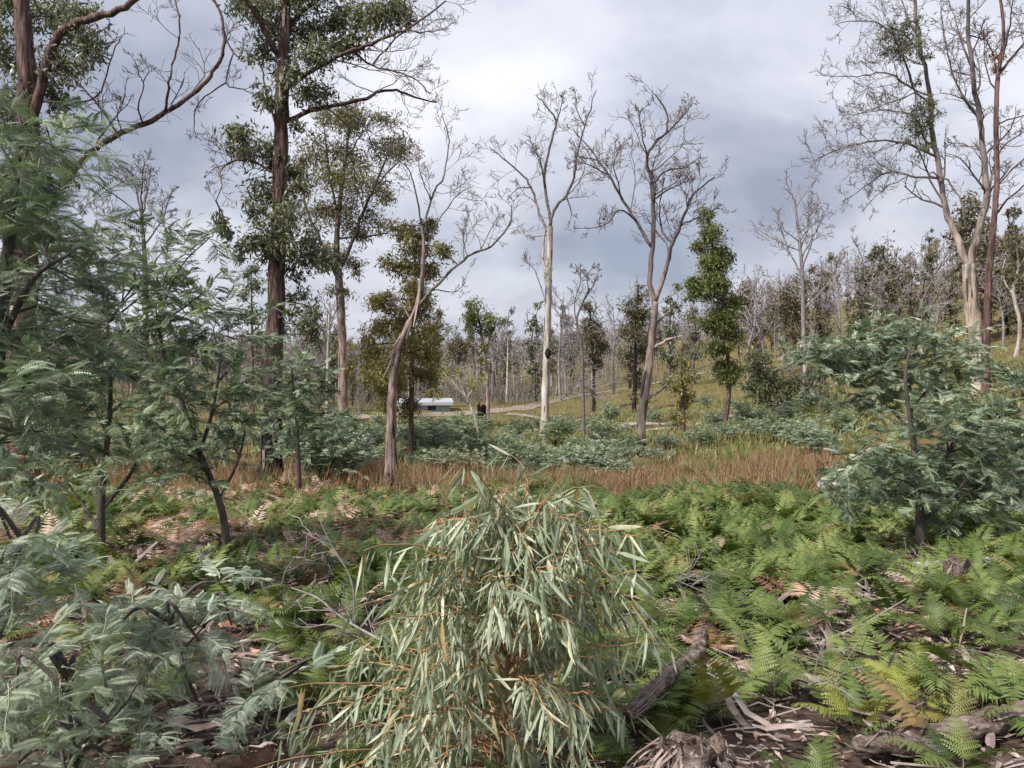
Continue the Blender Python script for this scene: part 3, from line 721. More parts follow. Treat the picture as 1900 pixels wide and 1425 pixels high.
tree('dead_gum', 'dark red-trunked leafless gum rising close beside the cream-barked one', 'tree', 28.5,
     [(1830, 740, 18), (1829, 680, 17), (1831, 600, 15), (1834, 520, 14), (1845, 400, 12), (1850, 330, 11), (1848, 230, 10), (1852, 140, 9), (1862, 60, 7), (1850, -50, 5)], 'b_red_dark',
     [([(1852, 142), (1890, 92), (1915, 55), (1930, 0)], 6, 2.5, 9, .8), ([(1851, 345), (1888, 305), (1920, 280)], 4, 2, 8, -.5), ([(1852, 132), (1836, 82), (1800, 54)], 4, 1.6, 9, .6), ([(1851, 140), (1870, 62), (1882, -10)], 5, 2, 9, -.8),
      ([(1849, 228), (1890, 216), (1930, 205)], 4, 1.6, 8, .5), ([(1846, 400), (1880, 360), (1920, 330)], 5, 2.5, 7, 1), ([(1848, 300), (1872, 262), (1910, 240)], 4, 1.6, 8, -.8), ([(1851, 170), (1830, 130), (1825, 60)], 3.5, 1.5, 8, .3)],
     [(1850, 108, 13), (1846, 130, 10)], leaf='fern_dead', seed=20, leafL=.14, twig='twig_dark', thin=.010, limb_mat='b_red_dark')

tree('dead_gum', 'grey fire-killed tree with a dense fan of fine bare twigs behind the wattle', 'tree', 42,
     [(1494, 760, 11), (1491, 600, 9), (1488, 500, 8), (1480, 420, 6), (1474, 365, 4)], 'twig_mauve',
     [([(1488, 520), (1462, 462), (1440, 405)], 4, 1.5, 8, 1), ([(1488, 500), (1510, 440), (1530, 400)], 4, 1.5, 8, -1), ([(1490, 560), (1440, 530), (1420, 500)], 3.5, 1.4, 7, .6), ([(1486, 470), (1500, 410), (1498, 365)], 3.5, 1.4, 8, .5),
      ([(1491, 580), (1540, 520), (1560, 470)], 4, 1.5, 7, -.8)], seed=21, twig='twig_mauve', dead=(10, .55, .98, 2.6, 2), thin=.014)

tree('dead_gum', 'black leafless sapling pole with crooked top near the pale straight trunk', 'tree', 36,
     [(1084, 806, 6), (1082, 720, 6), (1079, 640, 6), (1070, 595, 5), (1082, 560, 4), (1094, 535, 4)], 'twig_dark',
     [([(1080, 562), (1100, 530), (1112, 500)], 3, 1.3, 8, .6), ([(1072, 595), (1066, 560), (1078, 520), (1070, 500)], 3, 1.2, 8, -.6), ([(1094, 540), (1090, 510), (1110, 490)], 2.5, 1.2, 8, .2), ([(1076, 640), (1060, 610), (1050, 600)], 2.5, 1.2, 5, 0)],
     seed=22, twig='twig_grey', thin=.013)

tree('gum_sapling', 'dark-crowned burnt gum behind the broad dead gum', 'tree', 52,
     [(1176, 785, 9), (1178, 700, 8), (1180, 620, 6), (1184, 530, 3)], 'char', [],
     [(1184, 542, 16), (1168, 575, 22), (1194, 590, 22), (1172, 618, 25), (1192, 645, 24), (1168, 665, 20), (1182, 700, 20), (1176, 735, 12)], leaf='burnt_leaf', seed=23, leafL=.30, dens=1.2, dead=(8, .5, .98, 2.4, 2), thin=.018, twig='twig_mauve')
tree('gum_sapling', 'dark olive regrowth column beside the crooked black pole', 'tree', 58,
     [(1102, 722, 7), (1100, 650, 6), (1094, 560, 3)], 'char', [], [(1094, 572, 14), (1100, 598, 20), (1092, 625, 20), (1106, 648, 20), (1098, 678, 16), (1112, 610, 10)], leaf='burnt_leaf', seed=24, leafL=.30, dens=1.4, dead=(6, .4, .98, 2.2, 2), thin=.02, twig='twig_mauve')
tree('gum_tree', 'tufted gum with a leafy ball top above bare stem, beside the far black stump', 'tree', 50,
     [(906, 790, 9), (904, 700, 7), (896, 640, 6), (886, 575, 4)], 'b_pink2', [([(900, 660), (912, 620), (920, 600)], 3, 1.5, 4, .5)],
     [(884, 572, 20), (868, 590, 12), (900, 592, 18), (882, 604, 17), (908, 614, 10), (900, 645, 10), (894, 670, 8)], leaf='euc_green', seed=25, leafL=.28, dens=1.3, thin=.016)
tree('shrub_tree', 'rounded dull-green shrub with several stems on the grassy slope', 'shrub', 36,
     [(1432, 787, 8), (1430, 750, 7), (1424, 700, 4)], 'b_red_dark', [([(1431, 765), (1450, 735), (1452, 710)], 4, 2, 2, .4), ([(1431, 765), (1408, 735), (1402, 700)], 4, 2, 2, -.4)],
     [(1412, 678, 27), (1440, 718, 28), (1404, 712, 22), (1428, 748, 22), (1398, 668, 16), (1456, 738, 16), (1420, 700, 22)], leaf='euc', seed=26, leafL=.22, dens=1.3)
tree('gum_tree', 'dark spreading gum with a white lower stem beside the rounded shrub', 'tree', 37,
     [(1500, 797, 10), (1498, 750, 9), (1494, 690, 7), (1486, 640, 4)], 'b_pale', [([(1497, 740), (1518, 700), (1535, 670)], 5, 2, 6, .5), ([(1495, 720), (1470, 690), (1450, 650)], 4, 1.5, 9, -.5), ([(1494, 690), (1500, 650), (1512, 610)], 4, 1.5, 9, 0)],
     [(1515, 700, 22), (1478, 716, 22), (1528, 738, 20), (1500, 730, 18), (1465, 740, 16), (1510, 765, 14)], leaf='burnt_leaf', seed=27, leafL=.22, dens=1.3, twig='twig_mauve', thin=.013)
tree('gum_sapling', 'short column of yellow-olive leaves on a dark stem next to the broad dead gum', 'tree', 29,
     [(1269, 832, 9), (1268, 780, 8), (1266, 720, 6), (1262, 665, 3)], 'b_red_dark', [], [(1262, 678, 13), (1266, 702, 15), (1254, 720, 12), (1272, 732, 15), (1258, 750, 15), (1266, 772, 12), (1278, 700, 8), (1250, 770, 8)], leaf='euc_olive', seed=28, leafL=.17, dens=1.4)
tree('gum_sapling', 'small leafy gum standing left of the blackened-foot gum', 'tree', 46,
     [(470, 800, 8), (468, 640, 6), (466, 500, 3)], 'b_red_dark', [], [(464, 500, 15), (472, 530, 18), (458, 545, 14), (468, 575, 15), (476, 595, 10), (455, 510, 10)], leaf='euc', seed=29, leafL=.28, dens=1.2)
tree('dead_gum', 'thin white leafless trunk between the two leafy gums', 'tree', 55,
     [(606, 800, 8), (608, 700, 7), (610, 620, 6), (612, 560, 4)], 'b_pale', [([(610, 620), (622, 580), (640, 560)], 3, 1.5, 6, .6), ([(609, 640), (590, 600), (578, 580)], 3, 1.5, 6, -.6)], seed=30, twig='twig_mauve', dead=(6, .5, .98, 2.2, 2), thin=.02)
tree('dead_gum', 'leafless dead tree fanning thin upright branches above the left wattles', 'tree', 30,
     [(272, 900, 16), (272, 700, 14), (270, 560, 12), (268, 470, 10), (262, 400, 7)], 'twig_dark',
     [([(264, 410), (255, 360), (240, 330), (190, 305)], 5, 1.5, 9, .7), ([(265, 420), (262, 350), (268, 290)], 5, 1.6, 9, -.6), ([(264, 400), (275, 350), (280, 310)], 4, 1.4, 8, .5), ([(268, 460), (300, 410), (318, 355)], 4, 1.4, 9, -.4), ([(268, 480), (230, 430), (170, 390)], 4, 1.4, 9, .6),
      ([(270, 520), (300, 470), (330, 440)], 4, 1.4, 8, -.6), ([(270, 520), (220, 470), (150, 440)], 4, 1.4, 8, .5)], seed=31, twig='twig_dark', thin=.011)
tree('gum_sapling', 'straggly yellow-green sapling with crossing pale stems before the white cabin', 'tree', 26,
     [(888, 810, 5), (880, 772, 4), (866, 740, 4), (845, 714, 3), (820, 690, 2)], 'b_cream', [([(880, 775), (862, 730), (850, 690)], 3, 1.3, 5, .5), ([(872, 752), (836, 726), (800, 722)], 2.5, 1.2, 5, -.4), ([(868, 742), (880, 716), (886, 690)], 2.5, 1.2, 4, .3)],
     [(824, 692, 10), (880, 712, 12), (802, 722, 8), (812, 738, 8), (892, 700, 8), (850, 690, 8)], leaf='yellow', seed=32, leafL=.12, dens=.5, twig='twig_wattle', thin=.008)
tree('gum_tree', 'crooked pale-stemmed gum at the edge of the hillside wood', 'tree', 44,
     [(1880, 705, 10), (1888, 650, 9), (1892, 600, 8), (1880, 540, 7), (1890, 490, 5), (1880, 440, 3)], 'b_pale', [([(1884, 550), (1860, 510), (1866, 480)], 4, 2, 6, .4), ([(1889, 500), (1910, 460), (1915, 420)], 4, 1.5, 7, -.5)],
     [(1862, 500, 20), (1885, 470, 22), (1905, 520, 20), (1870, 450, 16)], leaf='burnt_leaf', seed=33, leafL=.25, twig='twig_mauve', thin=.016)
tree('dead_gum', 'fallen-topped dead tree with a bent grey limb leaning out of the hillside wood', 'tree', 40,
     [(1705, 760, 10), (1700, 690, 9), (1688, 640, 8), (1672, 600, 7), (1640, 560, 6), (1600, 535, 4)], 'twig_dark',
     [([(1640, 560), (1610, 520), (1600, 480), (1580, 440)], 4, 1.5, 8, .5), ([(1672, 600), (1650, 560), (1632, 545), (1590, 540)], 5, 2, 8, -.5), ([(1620, 545), (1660, 500), (1690, 480)], 3, 1.3, 7, .5), ([(1690, 650), (1710, 560), (1740, 500), (1760, 470)], 5, 2, 8, -.8)], seed=34, twig='twig_mauve', thin=.014)

# ------------------------------------------------------------------ wattles
F_NEAR = pinnate(11, .30, droop=.30, fill=1.0)
F_FINE = pinnate(17, .27, droop=.34, fill=.95)
F_MID = pinnate(7, .33, droop=.30, fill=1.35)
F_FAR = pinnate(5, .36, droop=.30, fill=1.6)

def spray(fol, tw, p, d, L, nf, fL, rng, tmpl, sink=None, rad=.004, droop=-.10):
    """a leafy shoot: thin twig with feathery leaves set alternately along it"""
    segs = 5; pts = [p]; d = unit(d)
    for s in range(segs):
        d = unit(d + rng.normal(0, .10, 3) + np.array([0, 0, droop * (s / segs) * 1.6]))
        pts.append(pts[-1] + d * L / segs)
    pts = np.array(pts)
    tube(tw, pts, np.linspace(rad, rad * .4, segs + 1), 3, False)
    f = np.linspace(.12, 1, nf) * segs
    i = np.minimum(f.astype(int), segs - 1); fr = (f - i)[:, None]
    org = pts[i] * (1 - fr) + pts[i + 1] * fr
    tan = unit(pts[i + 1] - pts[i])
    sd_ = unit(np.cross(tan, np.array([0, 0, 1.0])) + 1e-6)
    sgn = np.where(np.arange(nf) % 2, 1, -1)[:, None]
    dirs = tan * .62 + sd_ * sgn * rng.uniform(.4, 1.0, (nf, 1)) + rng.normal(0, .28, (nf, 3)) + np.array([0, 0, .10])
    dirs[-1] = tan[-1]
    LL = fL * rng.uniform(.7, 1.2, nf) * np.interp(f / segs, [0, .5, 1], [1, 1.05, .7])
    up = np.array([0, 0, 1.0]) + rng.normal(0, .55, (nf, 3))
    m = frames(dirs, up, LL, LL)
    tone = np.clip(rng.normal(.42, .24) + rng.normal(0, .14, nf), .01, .99)
    if sink is not None:
        sink.extend((org[k], m[k], tone[k]) for k in range(nf))
    else:
        inst(fol, tmpl, org, m, tone)

def wattle(name, label, d, stems, clumps, fL=.13, tmpl=F_MID, leaf='wattle', seed=1, nf=9, sL=.42, dens=1.0, group=None, depth=1.0, frond_objs=0, up=.25, bark='b_wattle'):
    """stems: list of [(px,py,w)...]; the first starts on the ground.  clumps: (px,py,rx,ry)"""
    rng = np.random.RandomState(seed)
    bx = (stems[0][0][0] - CX) / FPX * d
    base = np.array([bx, d, gz(bx, d)])
    root = thing(name, label, 'wattle', base, group)
    skel = []
    for k, st in enumerate(stems):
        p = px_path([(a, b) for a, b, c in st], d, rng, rng.normal(0, .4) if k else 0, .02)
        if k == 0: p[0] = base - np.array([0, 0, .12])
        elif skel:
            al = np.vstack(skel); p[0] = al[np.argmin(np.linalg.norm(al - p[0], axis=1))]
        sp = smooth_path(p, 4)
        w = np.interp(np.linspace(0, 1, len(sp)), np.linspace(0, 1, len(st)), [c for _, _, c in st]) / FPX * d / 2
        mb = MB(); tube(mb, sp, w, 8, True, .04, rng)
        part('trunk' if k == 0 else 'limb', mb, M[bark], root, base, True)
        skel.append(sp)
    al = np.vstack(skel)
    fol = MB(); tw = MB(); br = MB(); sink = [] if frond_objs else None
    for (px, py, rx, ry) in clumps:
        RX, RY = rx / FPX * d, ry / FPX * d
        C = P(px, py, d + rng.uniform(-1, 1) * depth * RX)
        lower = al[al[:, 2] < C[2] + .1]
        src_set = lower if len(lower) else al
        s0 = src_set[np.argmin(np.linalg.norm(src_set - C, axis=1))]
        tube(br, smooth_path([s0, (s0 + C) / 2 + np.array([0, 0, .08]) + rng.normal(0, .05, 3), C], 4), np.linspace(.012, .006, 9), 4, False)
        ns = max(3, int(dens * 9 * (RX * RY) / (sL * .55) ** 2))
        for _ in range(ns):
            q = C + rng.normal(0, .42, 3) * np.array([RX, RX * depth, RY])
            dd = unit(q - C) * .9 + np.array([0, 0, up]) + rng.normal(0, .35, 3)
            dd[2] *= .75
            spray(fol, tw, q, dd, sL * rng.uniform(.6, 1.2), nf, fL, rng, tmpl, sink)
    part('branches', br, M[bark], root, base, False, 'stuff')
    part('twigs', tw, M['twig_wattle'], root, base, False, 'stuff')
    if sink:
        o = np.array([s[0] for s in sink])
        order = np.argsort(np.linalg.norm(o - np.array([0, 0, EYE]), axis=1))
        pick = order[:frond_objs]; rest = order[frond_objs:]
        mb = MB(); mb.add(tmpl[0], tmpl[1], None)
        me = mb.mesh('frond', M[leaf])
        for k in pick:
            f = link('frond', me, root)
            mm = np.eye(4); mm[:3, :3] = sink[k][1]; mm[:3, 3] = sink[k][0] - base
            f.matrix_local = Matrix(mm.tolist())
        if len(rest):
            inst(fol, tmpl, o[rest], np.array([sink[k][1] for k in rest]), np.array([sink[k][2] for k in rest]))
    part('foliage', fol, M[leaf], root, base, False, 'stuff')
    return root

wattle('wattle_tree', 'tall feathery silver-green wattle standing before the dark-trunked gum', 5.2,
       [[(-40, 1150, 40), (-30, 900, 34), (-5, 650, 28), (20, 420, 18), (40, 230, 8)], [(-20, 760, 16), (50, 650, 12), (110, 560, 6)], [(-10, 620, 14), (60, 520, 10), (130, 470, 5)]],
       [(40, 235, 80, 45), (95, 265, 45, 40), (20, 300, 70, 40), (70, 380, 80, 40), (20, 450, 90, 55), (110, 420, 60, 40), (60, 530, 95, 50), (140, 520, 45, 40), (20, 620, 90, 60), (100, 620, 60, 50), (30, 720, 90, 60), (110, 700, 55, 50),
        (20, 820, 90, 55), (80, 800, 60, 50), (-30, 560, 80, 80), (-30, 760, 80, 80), (-40, 380, 70, 80), (150, 600, 35, 35)], fL=.14, tmpl=F_NEAR, leaf='wattle_mid', seed=41, nf=10, sL=.38, dens=1.5)
wattle('wattle_tree', 'dark wattle with a low-forking trunk growing from red litter', 7.6,
       [[(183, 1060, 16), (188, 990, 15), (188, 930, 13), (196, 850, 10), (205, 740, 8), (200, 600, 5)], [(188, 940, 9), (235, 890, 7), (270, 830, 5)], [(186, 985, 7), (150, 930, 5), (120, 890, 4)], [(190, 900, 7), (150, 800, 5), (130, 700, 4)]],
       [(190, 470, 60, 40), (230, 520, 60, 45), (170, 560, 70, 45), (240, 600, 60, 45), (180, 650, 70, 45), (250, 690, 50, 45), (140, 720, 60, 45), (210, 760, 60, 45), (130, 800, 60, 40), (200, 840, 60, 40), (270, 830, 40, 35), (110, 870, 50, 35), (60, 860, 50, 35),
        (90, 700, 50, 45), (300, 500, 40, 30), (330, 540, 40, 30), (360, 500, 30, 22), (170, 420, 40, 30)], fL=.11, seed=42, nf=11, sL=.36, dens=1.05)
wattle('wattle_tree', 'wattle with one leaning grey stem beside the small grey stump', 7.4,
       [[(424, 1070, 15), (418, 980, 14), (400, 910, 12), (370, 840, 11), (335, 740, 9), (308, 670, 7), (292, 600, 5)], [(372, 845, 8), (395, 760, 6), (410, 660, 4)], [(405, 920, 6), (440, 860, 5), (455, 800, 3)]],
       [(290, 560, 60, 40), (340, 590, 55, 40), (400, 600, 55, 40), (440, 630, 45, 40), (300, 640, 55, 40), (360, 660, 55, 40), (420, 700, 55, 45), (330, 730, 55, 40), (390, 770, 55, 40), (430, 770, 36, 36), (300, 800, 55, 40), (360, 830, 50, 40), (410, 840, 30, 30),
        (280, 880, 45, 30), (345, 890, 40, 30), (390, 440, 30, 22), (345, 470, 35, 25), (380, 540, 30, 22)], fL=.11, seed=43, nf=11, sL=.34, dens=1.0)
wattle('wattle_tree', 'blue-green wattle pressed against the blackened foot of the red-barked gum', 14,
       [[(556, 900, 10), (552, 820, 8), (545, 740, 5), (540, 670, 3)]],
       [(548, 685, 32, 26), (572, 700, 26, 24), (535, 730, 28, 26), (560, 740, 32, 28), (552, 785, 30, 26), (575, 785, 20, 22), (532, 780, 22, 22)], fL=.15, seed=44, nf=9, sL=.45, leaf='wattle', dens=2.2)
wattle('wattle_bush', 'silvery wattle shoot with curved plumes at the very edge of the foreground', 3.3,
       [[(-30, 1330, 14), (-20, 1200, 12), (10, 1080, 8), (40, 1000, 5)]],
       [(20, 1000, 60, 30), (60, 1020, 45, 30), (30, 1060, 60, 35), (10, 1120, 50, 40), (50, 1100, 40, 30), (0, 1180, 40, 40), (-30, 1050, 50, 60)], fL=.095, tmpl=F_FINE, leaf='wattle_silver', seed=45, nf=12, sL=.24, dens=1.3, frond_objs=150)
wattle('wattle_bush', 'low silvery wattle spreading flat plumes over dark litter left of the eucalypt sapling', 3.7,
       [[(385, 1370, 7), (372, 1320, 6), (345, 1250, 6), (330, 1200, 5), (310, 1150, 3)], [(332, 1210, 4), (390, 1150, 3), (430, 1110, 2)], [(345, 1250, 4), (260, 1200, 3), (200, 1160, 2)]],
       [(310, 1130, 45, 22), (400, 1130, 45, 24), (350, 1160, 60, 25), (250, 1150, 45, 22), (290, 1190, 60, 28), (370, 1190, 55, 25), (210, 1170, 40, 22), (330, 1220, 50, 25), (430, 1160, 25, 20), (250, 1220, 40, 24), (400, 1080, 25, 16)], fL=.085, tmpl=F_FINE, leaf='wattle_silver', seed=46, nf=12, sL=.20, dens=1.15, frond_objs=180)
wattle('wattle_bush', 'grey-green wattle thicket at the bottom corner under the silvery plumes', 2.9,
       [[(150, 1520, 12), (140, 1420, 10), (130, 1330, 7), (120, 1230, 4)], [(142, 1400, 7), (220, 1320, 5), (260, 1260, 3)]],
       [(60, 1230, 60, 35), (130, 1240, 50, 30), (30, 1290, 55, 35), (110, 1310, 60, 35), (190, 1290, 50, 30), (60, 1360, 60, 35), (150, 1370, 60, 35), (230, 1350, 40, 30), (30, 1420, 60, 35), (120, 1430, 60, 30), (210, 1410, 50, 30)], fL=.085, tmpl=F_FINE, leaf='wattle_blue', seed=47, nf=12, sL=.22, dens=1.2, frond_objs=150)
wattle('wattle_bush', 'thin wattle seedling with pale plumes beside the orange-stemmed sapling', 3.5,
       [[(470, 1450, 6), (480, 1380, 5), (500, 1310, 3), (520, 1260, 2)]],
       [(470, 1290, 40, 25), (520, 1250, 30, 20), (440, 1330, 45, 25), (500, 1350, 45, 25), (460, 1400, 45, 25), (400, 1380, 45, 24), (340, 1410, 45, 24), (550, 1405, 40, 22), (300, 1350, 40, 22)], fL=.085, tmpl=F_FINE, leaf='wattle_silver', seed=48, nf=11, sL=.20, dens=.7, frond_objs=60)
wattle('wattle_tree', 'dense bushy wattle with a dark trunk standing in green bracken', 8.2,
       [[(1708, 1075, 18), (1708, 1000, 17), (1706, 930, 14), (1700, 860, 11), (1690, 790, 8), (1680, 700, 6), (1690, 640, 3)], [(1704, 900, 9), (1760, 840, 7), (1800, 780, 4)], [(1706, 960, 7), (1760, 930, 6), (1800, 880, 4)], [(1702, 890, 7), (1640, 850, 5), (1590, 830, 3)]],
       [(1740, 770, 55, 35), (1790, 790, 50, 35), (1840, 800, 45, 35), (1700, 810, 45, 30), (1760, 830, 60, 40), (1820, 860, 55, 40), (1860, 850, 40, 40), (1690, 860, 50, 35), (1630, 860, 50, 30), (1580, 850, 40, 26), (1600, 900, 50, 30), (1660, 910, 55, 32), (1730, 900, 55, 35),
        (1800, 920, 55, 35), (1850, 910, 40, 35), (1570, 930, 36, 22), (1630, 940, 34, 20), (1770, 945, 36, 20), (1830, 945, 36, 22), (1550, 905, 26, 20)], fL=.105, seed=49, nf=11, sL=.32, dens=1.1, leaf='wattle_mid')
wattle('wattle_tree', 'pale feathery wattle crown on a thin stem in front of the hillside wood', 11.5,
       [[(1716, 930, 12), (1700, 850, 10), (1690, 760, 8), (1685, 680, 5), (1680, 620, 3)], [(1692, 770, 6), (1740, 700, 4), (1770, 650, 2)], [(1695, 800, 6), (1620, 730, 4), (1540, 680, 2)], [(1690, 730, 5), (1640, 680, 3), (1600, 640, 2)]],
       [(1640, 620, 50, 25), (1590, 640, 50, 26), (1700, 630, 50, 26), (1540, 660, 50, 26), (1500, 665, 32, 20), (1650, 670, 55, 26), (1720, 670, 45, 26), (1770, 640, 40, 24), (1600, 700, 50, 26), (1670, 710, 50, 26), (1740, 710, 40, 24), (1560, 705, 35, 20), (1620, 740, 40, 24), (1690, 750, 40, 24), (1780, 690, 30, 20)],
       fL=.12, seed=50, nf=11, sL=.40, dens=2.0, leaf='wattle_mid')
wattle('wattle_tree', 'blue-green wattle foliage crowding the foot of the cream-barked gum', 10.5,
       [[(1905, 960, 14), (1900, 880, 11), (1890, 800, 8), (1880, 730, 4)], [(1900, 860, 6), (1860, 780, 4), (1830, 750, 2)]],
       [(1880, 740, 45, 28), (1840, 770, 40, 24), (1900, 790, 45, 30), (1860, 810, 40, 28), (1900, 850, 40, 30), (1870, 880, 40, 28), (1910, 920, 35, 28), (1800, 770, 25, 18)], fL=.14, seed=51, nf=10, sL=.40, dens=1.7, leaf='wattle')

# middle-distance wattle shrubs: three builds, then copies
def shrub_proto(seed, leaf, h=1.3, w=1.1):
    rng = np.random.RandomState(seed)
    root = thing('wattle_shrub', '', 'shrub', (0, 0, 0))
    st = MB(); fol = MB(); tw = MB()
    for k in range(7):
        a = rng.uniform(0, 6.28); q = np.array([math.cos(a) * w * .6 * rng.random(), math.sin(a) * w * .6 * rng.random(), h * rng.uniform(.5, .9)])
        tube(st, smooth_path([np.array([0, 0, -.1]), q * np.array([.35, .35, .5]), q], 3), np.linspace(.02, .008, 7), 4, False)
        for s in range(26):
            dd = np.array([rng.normal(0, .8), rng.normal(0, .8), rng.uniform(-.1, .9)])
            p0 = q + rng.normal(0, .2, 3) * np.array([w, w, h * .9]); p0[2] = max(.15, p0[2])
            spray(fol, tw, p0, dd, .34 * rng.uniform(.5, 1.4), 9, .115, rng, F_FAR, None, .004)
    z = np.zeros(3)
    part('stems', st, M['b_wattle'], root, z, False, 'stuff'); part('twigs', tw, M['twig_wattle'], root, z, False, 'stuff'); part('foliage', fol, M[leaf], root, z, False, 'stuff')
    return root
SH = [shrub_proto(61, 'wattle_blue'), shrub_proto(62, 'wattle'), shrub_proto(63, 'wattle_blue', 1.0, 1.4), shrub_proto(64, 'wattle_fresh', 1.1, 1.3)]
SHL = ['silvery blue-green wattle shrub in the scrub behind the rust grass', 'dark green wattle shrub in the scrub behind the rust grass', 'low wide silvery wattle shrub in the scrub behind the rust grass', 'fresh green wattle shrub in the scrub behind the rust grass']
used = [False] * 4
shr = [(930, 20, 3, .8), (880, 21, 1, .9), (840, 20, 2, .8), (790, 20, 3, .8), (1180, 24, 3, .8), (1215, 21, 2, .7), (1300, 24, 3, .8), (1350, 25, 2, .9), (1400, 26, 3, .9), (1460, 28, 0, .8), (1070, 27, 3, .9), (960, 34, 1, .9), (1250, 33, 3, .8), (1130, 44, 0, .9), (1060, 40, 3, .8), (900, 44, 0, 1.0), (840, 40, 3, 1.0), (780, 42, 1, 1.1), (700, 44, 0, 1.1), (640, 42, 3, 1.1), (560, 40, 0, 1.2), (1500, 34, 1, .9), (1540, 30, 3, .9), (1600, 28, 0, .9), (1310, 45, 1, .8), (1390, 48, 3, .9), (1480, 50, 0, .9), (1650, 34, 1, 1.0), (1750, 30, 3, 1.0), (1850, 34, 0, 1.0), (1900, 26, 3, .9),
       (600, 17.5, 1, 1.15), (592, 19.5, 0, 1.0), (640, 19, 0, 1.1), (690, 21, 2, 1.0), (660, 24, 0, 1.2), (560, 24, 3, 1.2), (785, 23, 1, 1.2), (820, 25, 0, 1.2), (855, 27, 3, 1.1), (900, 24, 3, .8), (965, 20, 0, 1.0), (1000, 19, 1, .95), (1090, 18.5, 2, 1.0), (1130, 18, 2, .8), (1150, 21, 0, .9), 
       (1110, 25, 0, 1.0), (1030, 30, 3, 1.1), (940, 30, 0, 1.1), (880, 34, 3, 1.2), (1130, 31, 3, .9), (1235, 26, 2, .8), (1275, 28, 3, .7), (1385, 29, 0, .8), (1330, 31, 2, .8), (1440, 24, 2, .9), (1480, 23, 3, .9), (1510, 20, 2, .9), (1415, 33, 3, .8), (1375, 36, 1, .9), (1160, 35, 3, .8), (760, 31, 0, 1.2), (720, 33, 3, 1.0), (620, 31, 0, 1.3),
       (500, 30, 3, 1.2), (430, 26, 0, 1.3), (350, 24, 3, 1.3), (250, 22, 1, 1.4), (150, 20, 1, 1.4), (60, 20, 0, 1.3), (320, 30, 0, 1.4), (1560, 24, 3, .9), (1100, 38, 3, .9), (1000, 42, 0, 1.0), (1210, 40, 3, .7)]
rs = np.random.RandomState(5)
for px, d, k, s in shr:
    o = SH[k] if not used[k] else copy_tree(SH[k])
    used[k] = True
    g = G(px, d)
    s *= rs.uniform(.62, 1.15)
    s *= .95 if px < 720 and d < 26 else (.82 if d < 23 else .78)
    o.location = g; o.rotation_euler = (0, 0, rs.uniform(0, 6.28)); o.scale = (s, s, s * rs.uniform(.7, 1.05))
    o['label'] = SHL[k]; o['group'] = ['silvery wattle shrubs', 'dark wattle shrubs', 'low wide wattle shrubs', 'fresh green wattle shrubs'][k]

# ------------------------------------------------------------------ the wood behind: individual copies
def far_proto(kind, seed):
    rng = np.random.RandomState(seed)
    root = thing('wood_tree', '', 'tree', (0, 0, 0))
    h = 10.0
    tp = np.array([[0, 0, -.4], [rng.normal(0, .15), rng.normal(0, .15), 3], [rng.normal(0, .3), rng.normal(0, .3), 6.2], [rng.normal(0, .5), rng.normal(0, .5), h]])
    path = smooth_path(tp, 5)
    mb = MB(); tube(mb, path, np.interp(np.linspace(0, 1, len(path)), [0, .6, 1], [.17, .10, .035]), 7, True, .04, rng)
    part('trunk', mb, M[{'dead': 'twig_mauve', 'burnt': 'char', 'leafy': 'b_pink2', 'thin': 'b_pale', 'column': 'twig_dark', 'olive': 'b_pink2'}[kind]], root, np.zeros(3), True)
    tw = MB(); lf = MB(); tips = []
    nd = {'dead': 16, 'burnt': 12, 'leafy': 9, 'thin': 8, 'column': 7, 'olive': 9}[kind]
    for c in range(nd):
        s = .35 + .63 * (c + rng.random()) / nd
        i = min(int(s * (len(path) - 1)), len(path) - 2)
        a = rng.uniform(0, 6.28)
        grow(tw, path[i], np.array([math.cos(a), math.sin(a), rng.uniform(.4, 1.4)]), (3.4 if kind == 'dead' else 2.6) * rng.uniform(.6, 1.1) * (1.35 - .8 * s), .05, 2, rng, .15, .2, 4, 3, .022, tips)
    part('twigs', tw, M['twig_mauve' if kind in ('dead', 'burnt', 'thin') else 'twig_grey'], root, np.zeros(3), False, 'stuff')
    if kind in ('burnt', 'column'):
        for s in np.linspace(.18, 1.0, 22):
            i = min(int(s * (len(path) - 1)), len(path) - 1)
            leaf_clump(lf, None, path[i] + rng.normal(0, .35, 3), .85 * (1.1 - .45 * s) * rng.uniform(.5, 1.2), 55, .42, rng, wid=.35)
    elif kind in ('leafy', 'olive'):
        pick = rng.permutation(len(tips))[:34]
        for j in pick:
            leaf_clump(lf, None, tips[j][0], rng.uniform(.5, 1.05), 48, .42, rng, wid=.35)
    elif kind == 'thin':
        for j in rng.permutation(len(tips))[:5]:
            leaf_clump(lf, None, tips[j][0], .5, 26, .4, rng, wid=.35)
    if lf.n:
        part('crown', lf, M[{'burnt': 'burnt_leaf', 'column': 'euc', 'leafy': 'burnt_leaf', 'olive': 'euc_olive', 'thin': 'burnt_leaf'}[kind]], root, np.zeros(3), False, 'stuff')
    return root
KINDS = ['dead', 'dead', 'dead', 'burnt', 'burnt', 'leafy', 'leafy', 'thin', 'column', 'olive']
PRO = [far_proto(k, 100 + i) for i, k in enumerate(KINDS)]
pused = [False] * len(PRO)
KL = {'dead': 'leafless grey-mauve fire-killed tree', 'burnt': 'charred tree furred with dull olive regrowth', 'leafy': 'brown-green crowned gum', 'thin': 'slender pale-trunked gum, nearly bare', 'column': 'dark green leafy column of a tree', 'olive': 'yellow-olive crowned gum'}
